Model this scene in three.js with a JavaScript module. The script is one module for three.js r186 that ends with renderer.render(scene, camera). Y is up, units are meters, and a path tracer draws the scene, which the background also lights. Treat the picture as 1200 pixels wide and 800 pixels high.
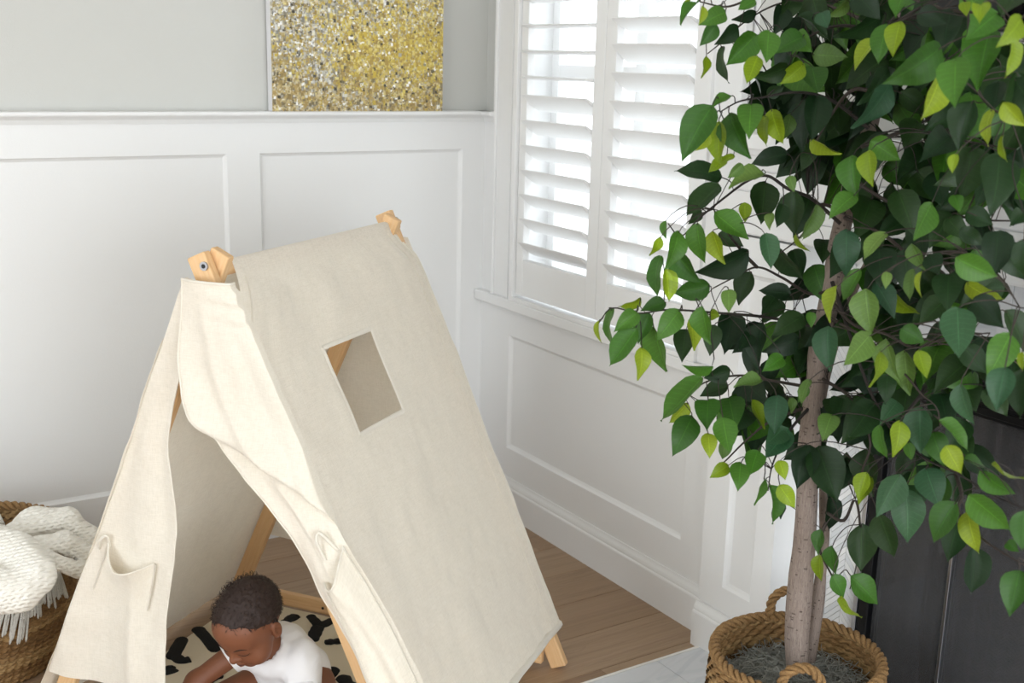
import * as THREE from 'three';
import { RectAreaLightUniformsLib } from 'three/addons/lights/RectAreaLightUniformsLib.js';
import { RoundedBoxGeometry } from 'three/addons/geometries/RoundedBoxGeometry.js';
import { mergeGeometries, mergeVertices } from 'three/addons/utils/BufferGeometryUtils.js';

// ---------------------------------------------------------------- camera, sky, light, exposure
const V = (x, y, z) => new THREE.Vector3(x, y, z);
const D2R = Math.PI / 180;
const scene = new THREE.Scene();
const camera = new THREE.PerspectiveCamera(32.557, 1.5, 0.05, 80);
camera.position.set(-2.0939, 1.55, 3.4507);
camera.rotation.set(-13.5183 * D2R, -32.8249 * D2R, 1.4576 * D2R, 'YXZ');
camera.focus = 2.65;
camera.userData.fStop = 5.0;
camera.updateMatrixWorld(true);

const SKY = 2.9;                                   // a bright, evenly overcast day
scene.background = new THREE.Color(0.88, 0.94, 1.0);
scene.backgroundIntensity = SKY;

const renderer = new THREE.WebGLRenderer({ antialias: true });
renderer.toneMapping = THREE.LinearToneMapping;
renderer.toneMappingExposure = 1.04;
renderer.shadowMap.enabled = true;
renderer.shadowMap.type = THREE.PCFSoftShadowMap;

// the room is 4.6 m wide and 6 m long; daylight comes through a wide window in the left wall and glazed doors behind the camera
const ROOM = { x0: -4.6, z1: 6.0, h: 2.7 };
const WIN_LEFT = { z0: 1.3, z1: 4.3, y0: 0.45, y1: 2.3 };
const WIN_REAR = { x0: -3.0, x1: -0.3, y0: 0.05, y1: 2.2 };
RectAreaLightUniformsLib.init();
function daylight(width, height, at, towards, strength) {
  const l = new THREE.RectAreaLight(new THREE.Color(0.93, 0.97, 1.0), strength, width, height);
  l.position.copy(at); l.lookAt(towards); scene.add(l);
  return l;
}
daylight(WIN_LEFT.z1 - WIN_LEFT.z0 - 0.1, WIN_LEFT.y1 - WIN_LEFT.y0 - 0.1, V(ROOM.x0 - 0.02, 1.375, 2.8), V(0, 1.375, 2.8), 2.4);
daylight(WIN_REAR.x1 - WIN_REAR.x0 - 0.1, WIN_REAR.y1 - WIN_REAR.y0 - 0.1, V(-1.65, 1.125, ROOM.z1 + 0.02), V(-1.65, 1.125, 0), 4.2);

// ---------------------------------------------------------------- helpers
function rng(seed) { let a = seed >>> 0; return () => { a = (a + 0x6D2B79F5) >>> 0; let t = a; t = Math.imul(t ^ (t >>> 15), t | 1); t ^= t + Math.imul(t ^ (t >>> 7), t | 61); return ((t ^ (t >>> 14)) >>> 0) / 4294967296; }; }
const clamp = (x, a, b) => Math.min(b, Math.max(a, x));
const lerp = (a, b, t) => a + (b - a) * t;
const smooth = (a, b, x) => { const t = clamp((x - a) / (b - a), 0, 1); return t * t * (3 - 2 * t); };
function hash3(x, y, z) { let h = Math.imul(x, 374761393) ^ Math.imul(y, 668265263) ^ Math.imul(z, 2147483647 - 1013904223); h = Math.imul(h ^ (h >>> 13), 1274126177); return ((h ^ (h >>> 16)) >>> 0) / 4294967296; }
function noise3(x, y, z) {
  const i = Math.floor(x), j = Math.floor(y), k = Math.floor(z); const f = x - i, g = y - j, h = z - k;
  const u = f * f * (3 - 2 * f), v = g * g * (3 - 2 * g), w = h * h * (3 - 2 * h);
  let s = 0;
  for (let a = 0; a < 2; a++) for (let b = 0; b < 2; b++) for (let c = 0; c < 2; c++)
    s += hash3(i + a, j + b, k + c) * (a ? u : 1 - u) * (b ? v : 1 - v) * (c ? w : 1 - w);
  return s * 2 - 1;
}
const used = {};
function numbered(name) { const n = used[name] = (used[name] ?? -1) + 1; return n ? name + '_' + String(n).padStart(3, '0') : name; }
function mesh(name, geometry, material, parent) {
  const m = new THREE.Mesh(geometry, material); m.name = parent ? name : numbered(name); m.castShadow = m.receiveShadow = true;
  (parent ?? scene).add(m); return m;
}
function thing(name, label, category, [x, y, z] = [0, 0, 0], turn = 0, extra = {}) {
  const g = new THREE.Group(); g.name = numbered(name); g.position.set(x, y, z); g.rotation.y = turn;
  g.userData = { label, category, ...extra }; scene.add(g); return g;
}
function tag(o, label, category, extra = {}) { o.userData = { label, category, ...extra }; return o; }
const STRUCT = { kind: 'structure' };
// a box between two corners
function bx(x0, x1, y0, y1, z0, z1, round = 0) {
  const w = Math.abs(x1 - x0), h = Math.abs(y1 - y0), d = Math.abs(z1 - z0);
  const g = round ? new RoundedBoxGeometry(w, h, d, 2, Math.min(round, w / 2.01, h / 2.01, d / 2.01)) : new THREE.BoxGeometry(w, h, d);
  g.translate((x0 + x1) / 2, (y0 + y1) / 2, (z0 + z1) / 2);
  return boxUV(g);
}
// uv in metres from the dominant face direction
function boxUV(g, su = 1, sv = 1) {
  const p = g.attributes.position, n = g.attributes.normal, uv = new Float32Array(p.count * 2);
  for (let i = 0; i < p.count; i++) {
    const ax = Math.abs(n.getX(i)), ay = Math.abs(n.getY(i)), az = Math.abs(n.getZ(i));
    let u, v;
    if (ax >= ay && ax >= az) { u = p.getZ(i); v = p.getY(i); } else if (ay >= az) { u = p.getX(i); v = p.getZ(i); } else { u = p.getX(i); v = p.getY(i); }
    uv[2 * i] = u * su; uv[2 * i + 1] = v * sv;
  }
  g.setAttribute('uv', new THREE.BufferAttribute(uv, 2)); return g;
}
function merged(list) { return mergeGeometries(list.map((g) => { const n = g.index ? g.toNonIndexed() : g; for (const k of Object.keys(n.attributes)) if (!['position', 'normal', 'uv'].includes(k)) n.deleteAttribute(k); return n; })); }
// a grid of points fn(u, v) -> Vector3, u and v running over the given stops; keep(i, j) drops cells
function sheet(us, vs, fn, uvOf, keep) {
  const nu = us.length, nv = vs.length, pos = [], uv = [], idx = [];
  for (let j = 0; j < nv; j++) for (let i = 0; i < nu; i++) { const p = fn(us[i], vs[j]); pos.push(p.x, p.y, p.z); const q = uvOf ? uvOf(us[i], vs[j]) : [us[i], vs[j]]; uv.push(q[0], q[1]); }
  for (let j = 0; j < nv - 1; j++) for (let i = 0; i < nu - 1; i++) {
    if (keep && !keep((us[i] + us[i + 1]) / 2, (vs[j] + vs[j + 1]) / 2)) continue;
    const a = j * nu + i, b = a + 1, c = a + nu, d = c + 1; idx.push(a, b, d, a, d, c);
  }
  const g = new THREE.BufferGeometry();
  g.setAttribute('position', new THREE.Float32BufferAttribute(pos, 3)); g.setAttribute('uv', new THREE.Float32BufferAttribute(uv, 2)); g.setIndex(idx); g.computeVertexNormals();
  return g;
}
const stops = (a, b, n) => Array.from({ length: n + 1 }, (_, i) => a + (b - a) * i / n);
function tube(points, radius, radial = 6, seg) {
  const c = new THREE.CatmullRomCurve3(points, false, 'centripetal');
  return new THREE.TubeGeometry(c, seg ?? Math.max(4, points.length * 3), radius, radial, false);
}
// tube whose radius follows rf(t)
function taperTube(points, rf, radial = 10, seg = 40, lump = 0, seed = 0) {
  const c = new THREE.CatmullRomCurve3(points, false, 'centripetal'); const fr = c.computeFrenetFrames(seg, false);
  const pos = [], uv = [], idx = []; const len = c.getLength();
  for (let i = 0; i <= seg; i++) {
    const t = i / seg, P = c.getPointAt(t), N = fr.normals[i], B = fr.binormals[i];
    for (let k = 0; k <= radial; k++) {
      const a = k / radial * Math.PI * 2, r = rf(t) * (1 + lump * noise3(Math.cos(a) * 1.6 + seed, t * len * 14, Math.sin(a) * 1.6));
      const q = P.clone().addScaledVector(N, Math.cos(a) * r).addScaledVector(B, Math.sin(a) * r);
      pos.push(q.x, q.y, q.z); uv.push(k / radial * 0.16, t * len);
    }
  }
  for (let i = 0; i < seg; i++) for (let k = 0; k < radial; k++) { const a = i * (radial + 1) + k, b = a + radial + 1; idx.push(a, a + 1, b, b, a + 1, b + 1); }
  const g = new THREE.BufferGeometry(); g.setAttribute('position', new THREE.Float32BufferAttribute(pos, 3)); g.setAttribute('uv', new THREE.Float32BufferAttribute(uv, 2)); g.setIndex(idx); g.computeVertexNormals();
  return g;
}
// naive surface nets: a smooth closed mesh of sdf < 0
function surfaceNets(sdf, lo, hi, cell) {
  const nx = Math.ceil((hi.x - lo.x) / cell) + 1, ny = Math.ceil((hi.y - lo.y) / cell) + 1, nz = Math.ceil((hi.z - lo.z) / cell) + 1;
  const F = new Float32Array(nx * ny * nz), at = (i, j, k) => i + nx * (j + ny * k);
  for (let k = 0; k < nz; k++) for (let j = 0; j < ny; j++) for (let i = 0; i < nx; i++) F[at(i, j, k)] = sdf(lo.x + i * cell, lo.y + j * cell, lo.z + k * cell);
  const id = new Int32Array(nx * ny * nz).fill(-1), pos = [], idx = [];
  const C8 = [[0, 0, 0], [1, 0, 0], [0, 1, 0], [1, 1, 0], [0, 0, 1], [1, 0, 1], [0, 1, 1], [1, 1, 1]];
  const E12 = [[0, 1], [2, 3], [4, 5], [6, 7], [0, 2], [1, 3], [4, 6], [5, 7], [0, 4], [1, 5], [2, 6], [3, 7]];
  for (let k = 0; k < nz - 1; k++) for (let j = 0; j < ny - 1; j++) for (let i = 0; i < nx - 1; i++) {
    const f = C8.map(([a, b, c]) => F[at(i + a, j + b, k + c)]); let neg = 0; for (const x of f) if (x < 0) neg++;
    if (neg === 0 || neg === 8) continue;
    let x = 0, y = 0, z = 0, n = 0;
    for (const [a, b] of E12) if ((f[a] < 0) !== (f[b] < 0)) { const t = f[a] / (f[a] - f[b]); x += lerp(C8[a][0], C8[b][0], t); y += lerp(C8[a][1], C8[b][1], t); z += lerp(C8[a][2], C8[b][2], t); n++; }
    id[at(i, j, k)] = pos.length / 3; pos.push(lo.x + (i + x / n) * cell, lo.y + (j + y / n) * cell, lo.z + (k + z / n) * cell);
  }
  const quad = (a, b, c, d, flip) => { if (a < 0 || b < 0 || c < 0 || d < 0) return; if (flip) idx.push(a, c, b, a, d, c); else idx.push(a, b, c, a, c, d); };
  for (let k = 1; k < nz - 1; k++) for (let j = 1; j < ny - 1; j++) for (let i = 1; i < nx - 1; i++) {
    const s = F[at(i, j, k)] < 0;
    if (s !== (F[at(i + 1, j, k)] < 0)) quad(id[at(i, j - 1, k - 1)], id[at(i, j, k - 1)], id[at(i, j, k)], id[at(i, j - 1, k)], !s);
    if (s !== (F[at(i, j + 1, k)] < 0)) quad(id[at(i - 1, j, k - 1)], id[at(i - 1, j, k)], id[at(i, j, k)], id[at(i, j, k - 1)], !s);
    if (s !== (F[at(i, j, k + 1)] < 0)) quad(id[at(i - 1, j - 1, k)], id[at(i, j - 1, k)], id[at(i, j, k)], id[at(i - 1, j, k)], !s);
  }
  const g = new THREE.BufferGeometry(); g.setAttribute('position', new THREE.Float32BufferAttribute(pos, 3)); g.setIndex(idx); g.computeVertexNormals();
  const uv = new Float32Array(pos.length / 3 * 2); for (let i = 0; i < pos.length / 3; i++) { uv[2 * i] = pos[3 * i] + pos[3 * i + 2] * 0.6; uv[2 * i + 1] = pos[3 * i + 1] - pos[3 * i + 2] * 0.5; }
  g.setAttribute('uv', new THREE.BufferAttribute(uv, 2)); return g;
}
const smin = (a, b, k) => { const h = clamp(0.5 + 0.5 * (b - a) / k, 0, 1); return lerp(b, a, h) - k * h * (1 - h); };
function sdCap(x, y, z, a, b, ra, rb) {
  const bx_ = b[0] - a[0], by = b[1] - a[1], bz = b[2] - a[2], px = x - a[0], py = y - a[1], pz = z - a[2];
  const h = clamp((px * bx_ + py * by + pz * bz) / (bx_ * bx_ + by * by + bz * bz), 0, 1);
  return Math.hypot(px - bx_ * h, py - by * h, pz - bz * h) - lerp(ra, rb, h);
}
function sdEll(x, y, z, c, r) { const a = (x - c[0]) / r[0], b = (y - c[1]) / r[1], d = (z - c[2]) / r[2]; const k = Math.hypot(a, b, d), k2 = Math.hypot(a / r[0], b / r[1], d / r[2]); return k2 < 1e-9 ? -Math.min(...r) : k * (k - 1) / k2; }
// where the sight line through a point of the 1200 x 800 photograph meets a real surface of the room
const EYE = camera.position.clone();
function sight(px, py) { const f = 400 / Math.tan(32.557 * D2R / 2); return V((px - 600) / f, -(py - 400) / f, -1).applyQuaternion(camera.quaternion); }
function onPlane(px, py, n, d) { const r = sight(px, py); return EYE.clone().addScaledVector(r, (d - n.dot(EYE)) / n.dot(r)); }
const onHeight = (px, py, h) => onPlane(px, py, V(0, 1, 0), h);

// ---------------------------------------------------------------- procedural textures and materials
function canvasTex(w, h, draw, srgb = true) {
  const c = document.createElement('canvas'); c.width = w; c.height = h; draw(c.getContext('2d'), w, h);
  const t = new THREE.CanvasTexture(c); t.wrapS = t.wrapT = THREE.RepeatWrapping; if (srgb) t.colorSpace = THREE.SRGBColorSpace; return t;
}
function dataTex(n, fn, srgb = true) {
  const a = new Uint8Array(n * n * 4);
  for (let j = 0; j < n; j++) for (let i = 0; i < n; i++) { const c = fn(i / n, j / n, i, j); a.set([...c.map((x) => clamp(Math.round(x), 0, 255)), 255], (j * n + i) * 4); }
  const t = new THREE.DataTexture(a, n, n); t.wrapS = t.wrapT = THREE.RepeatWrapping; t.magFilter = THREE.LinearFilter; t.minFilter = THREE.LinearMipmapLinearFilter; t.generateMipmaps = true;
  if (srgb) t.colorSpace = THREE.SRGBColorSpace; t.needsUpdate = true; return t;
}
const mat = (o) => { const { rep, ...q } = o; const m = new (q.transmission || q.clearcoat || q.sheen ? THREE.MeshPhysicalMaterial : THREE.MeshStandardMaterial)(q); m.side = THREE.DoubleSide; return m; };
const rep = (t, x, y) => { const c = t.clone(); c.repeat.set(x, y); c.needsUpdate = true; return c; };
function woodTex(seed, base, dark, light, streaks) {
  return canvasTex(1024, 256, (g, w, h) => {
    const r = rng(seed); g.fillStyle = base; g.fillRect(0, 0, w, h);
    for (let i = 0; i < streaks; i++) {
      const y = r() * h, x = r() * w, L = 120 + r() * 700, a = 0.03 + r() * 0.1; g.strokeStyle = r() < 0.55 ? dark : light; g.globalAlpha = a; g.lineWidth = 0.6 + r() * 3.2;
      g.beginPath(); for (let k = 0; k <= 10; k++) { const yy = y + Math.sin(k * 0.6 + seed + y * 0.05) * 4 * r() + k * (r() - 0.5); k ? g.lineTo(x + L * k / 10, yy) : g.moveTo(x, yy); } g.stroke();
      if (x + L > w) { g.beginPath(); g.moveTo(x - w, y); g.lineTo(x + L - w, y + 2); g.stroke(); }
    }
    g.globalAlpha = 1;
  });
}
const fineNoise = dataTex(256, (u, v, i, j) => { const n = 128 + 60 * noise3(i * 0.9, j * 0.9, 3) + 40 * noise3(i * 0.25, j * 0.25, 7); return [n, n, n]; }, false);
const weaveBump = dataTex(256, (u, v, i, j) => { const a = Math.sin(i * Math.PI / 2) * 40 + Math.cos(j * Math.PI / 2) * 40; const n = 128 + a * 0.6 + 55 * noise3(i * 0.05, j * 0.7, 1) * 0.7 + 55 * noise3(i * 0.7, j * 0.05, 9) * 0.7; return [n, n, n]; }, false);
const weaveColor = dataTex(512, (u, v, i, j) => { const n = 10 * noise3(i * 0.04, j * 0.5, 2) + 10 * noise3(i * 0.5, j * 0.04, 5) + 6 * noise3(i * 0.9, j * 0.9, 8); return [251 + n * 0.5, 250 + n * 0.5, 247 + n * 0.55]; });
const paintBump = rep(fineNoise, 6, 6);
const M = {};
M.white = mat({ color: 0xf0f0ef, roughness: 0.42, bumpMap: paintBump, bumpScale: 0.0003 });
M.wallUpper = mat({ color: 0xd0d0cb, roughness: 0.75, bumpMap: paintBump, bumpScale: 0.0004 });
M.ceiling = mat({ color: 0xf4f4f2, roughness: 0.9 });
M.shutter = mat({ color: 0xf3f3f2, roughness: 0.4 });
M.glass = mat({ color: 0xffffff, roughness: 0.02, transmission: 1, thickness: 0, ior: 1.45 });
M.pine = mat({ map: woodTex(11, '#e2b988', '#b98450', '#f2d8b0', 420), roughness: 0.55 });
M.pineEnd = mat({ color: 0xd3a06a, roughness: 0.7 });
M.steel = mat({ color: 0xb8b8bc, roughness: 0.28, metalness: 1 });
M.black = mat({ color: 0x0b0b0c, roughness: 0.5 });
const floorTex = [woodTex(21, '#9c7f62', '#6b5038', '#b0967a', 520), woodTex(22, '#93765a', '#624933', '#a78d72', 520), woodTex(23, '#a3876a', '#725840', '#b79e83', 520)];
M.planks = floorTex.map((t) => mat({ map: t, roughness: 0.42, bumpMap: fineNoise, bumpScale: 0.0003 }));
M.marble = [0, 1].map((k) => mat({ roughness: 0.16, map: canvasTex(512, 512, (g, w, h) => {
  const r = rng(70 + k); g.fillStyle = '#dcdee1'; g.fillRect(0, 0, w, h);
  for (let i = 0; i < 160; i++) { g.globalAlpha = 0.05 + r() * 0.1; g.strokeStyle = r() < 0.6 ? '#9ea5ad' : '#f6f7f8'; g.lineWidth = 1 + r() * 9; g.beginPath(); let x = r() * w, y = r() * h; g.moveTo(x, y); for (let s = 0; s < 9; s++) { x += 20 + r() * 30; y += (r() - 0.42) * 34; g.lineTo(x, y); } g.stroke(); }
  g.globalAlpha = 1;
}) }));

// ---------------------------------------------------------------- the room
const T = 0.012;                                    // how far the wainscot frame stands proud of its panels
{ // floor: planks laid along the room's width
  const floor = thing('floor', 'light brown wooden plank floor of the playroom', 'floor', [0, 0, 0], 0, STRUCT);
  mesh('subfloor', bx(ROOM.x0 - 0.2, 0.5, -0.12, -0.016, -0.2, ROOM.z1 + 0.2), M.black, floor);
  const W = 0.178, Ls = [1.22, 1.22, 1.22]; const r = rng(5);
  const geos = [];
  for (let v = 0; v < 4; v++) { const g = new RoundedBoxGeometry(Ls[0] - 0.0012, 0.016, W - 0.0014, 1, 0.0012); const p = g.attributes.position, uv = new Float32Array(p.count * 2); for (let i = 0; i < p.count; i++) { uv[2 * i] = p.getX(i) / 1.5 + v * 0.27; uv[2 * i + 1] = p.getZ(i) / 0.42 + v * 0.31; } g.setAttribute('uv', new THREE.BufferAttribute(uv, 2)); geos.push(g); }
  for (let row = 0; row * W < ROOM.z1; row++) {
    const shift = (row * 0.43) % 1.22;
    for (let x = ROOM.x0 - 1.22 + shift; x < 0; x += 1.22) {
      if (row * W > 3.9 && r() < 0.0) continue;
      const p = mesh('plank', geos[Math.floor(r() * 4)], M.planks[Math.floor(r() * 3)], floor);
      p.position.set(Math.min(x + 0.61, 0.012 - 0.0), -0.008, row * W + W / 2);
      if (x + 1.22 > 0.02) { const w = Math.max(0.05, 0.02 - x); p.scale.x = w / 1.22; p.position.x = x + w / 2; }
    }
  }
}
mesh('ceiling', bx(ROOM.x0 - 0.17, 0.17, ROOM.h, ROOM.h + 0.12, -0.17, ROOM.z1 + 0.17), M.ceiling);
tag(scene.children.at(-1), 'plain white ceiling above the room', 'ceiling', STRUCT);

// four sloping strips that step from a frame down to its panel; lies in the xy plane, facing +z
function bevelFrame(x0, x1, y0, y1, depth, wid) {
  const o = [[x0, y0], [x1, y0], [x1, y1], [x0, y1]], i = [[x0 + wid, y0 + wid], [x1 - wid, y0 + wid], [x1 - wid, y1 - wid], [x0 + wid, y1 - wid]];
  const m = [[x0 + wid * 0.45, y0 + wid * 0.45], [x1 - wid * 0.45, y0 + wid * 0.45], [x1 - wid * 0.45, y1 - wid * 0.45], [x0 + wid * 0.45, y1 - wid * 0.45]];
  const pos = []; const quad = (a, b, c, d) => pos.push(...a, ...b, ...c, ...a, ...c, ...d);
  for (let k = 0; k < 4; k++) { const n = (k + 1) % 4;
    quad([...o[k], 0], [...o[n], 0], [...m[n], -depth * 0.62], [...m[k], -depth * 0.62]);
    quad([...m[k], -depth * 0.62], [...m[n], -depth * 0.62], [...i[n], -depth], [...i[k], -depth]); }
  const g = new THREE.BufferGeometry(); g.setAttribute('position', new THREE.Float32BufferAttribute(pos, 3)); g.setAttribute('uv', new THREE.Float32BufferAttribute(new Float32Array(pos.length / 3 * 2), 2)); g.computeVertexNormals(); return g;
}
const turnRight = (g) => g.rotateY(-Math.PI / 2);   // xy plane facing +z  ->  zy plane facing -x (x becomes z)
// profile (depth, height) swept along a length; for the back wall along x, for the right wall along z
function moulding(profile, length) {
  const s = new THREE.Shape(profile.map(([d, h]) => new THREE.Vector2(d, h)));
  return new THREE.ExtrudeGeometry(s, { depth: length, bevelEnabled: false });
}
const RAIL_Y = 1.382;
const railProfile = [[0, -0.036], [0.006, -0.036], [0.009, -0.03], [0.012, -0.024], [0.02, -0.018], [0.026, -0.014], [0.04, -0.013], [0.043, -0.009], [0.043, -0.003], [0.04, 0], [-0.012, 0], [-0.012, -0.036]];
const baseProfile = [[0, 0.0], [0.016, 0.0], [0.016, 0.1], [0.0145, 0.104], [0.0115, 0.106], [0.0115, 0.112], [0.0095, 0.119], [0.006, 0.126], [0.0045, 0.13], [0.004, 0.134], [0, 0.134]];
const alongX = (g) => g.rotateY(-Math.PI / 2);      // depth axis -> +z, length -> -x
{
  const w = thing('wall_back', 'white panelled back wall with pale grey paint above the rail', 'wall', [0, 0, 0], 0, STRUCT);
  mesh('upper_wall', bx(ROOM.x0 - 0.17, 0.17, RAIL_Y - 0.02, ROOM.h, -0.17, -T), M.wallUpper, w);
  mesh('lower_wall', bx(ROOM.x0 - 0.17, 0.17, 0, RAIL_Y - 0.02, -0.17, -T), M.white, w);
  const xs = [[-0.086, -0.802], [-0.905, -1.95], [-2.053, -3.1], [-3.2, -4.3]];
  mesh('top_rail', bx(ROOM.x0, 0, 1.2547, RAIL_Y - 0.005, -T, 0), M.white, w);
  mesh('bottom_rail', bx(ROOM.x0, 0, 0, 0.238, -T, 0), M.white, w);
  const edges = [0, ...xs.flat(), ROOM.x0];
  for (let i = 0; i < edges.length; i += 2) mesh('stile', bx(edges[i + 1], edges[i], 0.238, 1.2547, -T, 0), M.white, w);
  for (const [a, b] of xs) { mesh('panel_moulding', bevelFrame(b, a, 0.238, 1.2547, T - 0.0008, 0.011), M.white, w); mesh('panel', bx(b, a, 0.238, 1.2547, -T - 0.004, -T + 0.0006), M.white, w); }
  const b = mesh('baseboard_back', alongX(moulding(baseProfile, -ROOM.x0)), M.white); tag(b, 'white stepped baseboard along the back wall', 'baseboard', STRUCT);
  const t = mesh('trim_1', alongX(moulding(railProfile, -ROOM.x0)).translate(0, RAIL_Y, 0), M.white); tag(t, 'white chair rail ledge under the gold painting', 'chair rail', STRUCT);
}
const WZ0 = 0.223, WZ1 = 1.15, WY0 = 0.771, WY1 = 2.25, PZ0 = 1.25;   // window opening, then the near pilaster
const alongZ = (g, z0, y) => { g.rotateY(Math.PI); g.computeBoundingBox(); g.translate(0, y, z0 - g.boundingBox.min.z); return g; };   // depth axis -> -x, length -> +z
{
  const w = thing('wall_right', 'white panelled wall below and around the shuttered window', 'wall', [0, 0, 0], 0, STRUCT);
  mesh('upper_wall', bx(T, 0.17, RAIL_Y - 0.02, ROOM.h, -0.17, WZ0), M.wallUpper, w);
  mesh('lower_wall', bx(T, 0.17, 0, RAIL_Y - 0.02, -0.17, WZ0), M.white, w);
  mesh('lower_wall', bx(T, 0.17, 0, WY0 - 0.01, WZ0, WZ1), M.white, w);
  mesh('upper_wall', bx(T, 0.17, WY1, ROOM.h, WZ0, WZ1), M.wallUpper, w);
  mesh('pier_wall', bx(T, 0.17, 0, ROOM.h, WZ1, PZ0 + 0.02), M.white, w);
  mesh('upper_wall', bx(T, 0.17, 1.4, ROOM.h, PZ0 + 0.02, 6.17), M.wallUpper, w);
  mesh('lower_wall', bx(T, 0.17, 0, 1.4, 2.9, 6.17), M.white, w);
  mesh('top_rail', bx(0, T, 0.6392, 0.74, 0, PZ0), M.white, w);
  mesh('bottom_rail', bx(0, T, 0, 0.238, 0, PZ0), M.white, w);
  mesh('stile', bx(0, T, 0.238, 0.6392, 0, 0.1843), M.white, w);
  mesh('stile', bx(0, T, 0.74, RAIL_Y - 0.005, 0, 0.1), M.white, w);
  mesh('stile', bx(0, T, 0.238, 0.6392, 1.114, PZ0), M.white, w);
  mesh('panel_moulding', turnRight(bevelFrame(0.1843, 1.114, 0.238, 0.6392, T - 0.0008, 0.013)), M.white, w);
  mesh('panel', bx(T - 0.0006, T + 0.004, 0.238, 0.6392, 0.1843, 1.114), M.white, w);
  const b = mesh('baseboard_right', alongZ(moulding(baseProfile, PZ0), 0, 0), M.white); tag(b, 'white stepped baseboard below the shuttered window', 'baseboard', STRUCT);
  const t = mesh('trim_2', alongZ(moulding(railProfile, 0.1), 0, RAIL_Y), M.white); tag(t, 'short return of the chair rail beside the window casing', 'chair rail', STRUCT);
}
{ // the walls out of view, with the openings that let the daylight in
  const w = thing('wall_left', 'plain wall with the wide window that lights the room', 'wall', [0, 0, 0], 0, STRUCT), a = WIN_LEFT, X0 = ROOM.x0 - 0.17, X1 = ROOM.x0;
  mesh('wall_pier', bx(X0, X1, 0, ROOM.h, -0.17, a.z0), M.wallUpper, w); mesh('wall_pier', bx(X0, X1, 0, ROOM.h, a.z1, ROOM.z1 + 0.17), M.wallUpper, w);
  mesh('wall_sill', bx(X0, X1, 0, a.y0, a.z0, a.z1), M.wallUpper, w); mesh('wall_head', bx(X0, X1, a.y1, ROOM.h, a.z0, a.z1), M.wallUpper, w);
  const f = thing('window_2', 'white framed wide window in the side wall', 'window', [0, 0, 0], 0, STRUCT);
  for (const z of [a.z0 + 0.025, (a.z0 * 2 + a.z1) / 3, (a.z0 + a.z1 * 2) / 3, a.z1 - 0.025]) mesh('frame_post', bx(X0 + 0.05, X0 + 0.1, a.y0, a.y1, z - 0.025, z + 0.025), M.shutter, f);
  for (const y of [a.y0 + 0.025, a.y1 - 0.025]) mesh('frame_rail', bx(X0 + 0.052, X0 + 0.098, y - 0.025, y + 0.025, a.z0 + 0.05, a.z1 - 0.05), M.shutter, f);
  const v = thing('wall_front', 'plain wall with glazed doors behind the camera', 'wall', [0, 0, 0], 0, STRUCT), c = WIN_REAR, Z0 = ROOM.z1, Z1 = ROOM.z1 + 0.17;
  mesh('wall_pier', bx(ROOM.x0, c.x0, 0, ROOM.h, Z0, Z1), M.wallUpper, v); mesh('wall_pier', bx(c.x1, 0.17, 0, ROOM.h, Z0, Z1), M.wallUpper, v);
  mesh('wall_head', bx(c.x0, c.x1, c.y1, ROOM.h, Z0, Z1), M.wallUpper, v); mesh('threshold', bx(c.x0, c.x1, 0, c.y0, Z0, Z1), M.white, v);
  const d = thing('door_1', 'white framed glazed doors behind the camera', 'door', [0, 0, 0], 0, STRUCT);
  for (const x of [c.x0 + 0.03, (c.x0 + c.x1) / 2, c.x1 - 0.03]) mesh('frame_post', bx(x - 0.03, x + 0.03, c.y0, c.y1, Z1 - 0.1, Z1 - 0.05), M.shutter, d);
  for (const y of [c.y0 + 0.04, c.y1 - 0.03]) mesh('frame_rail', bx(c.x0 + 0.06, c.x1 - 0.06, y - 0.03, y + 0.03, Z1 - 0.098, Z1 - 0.052), M.shutter, d);
}
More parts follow.
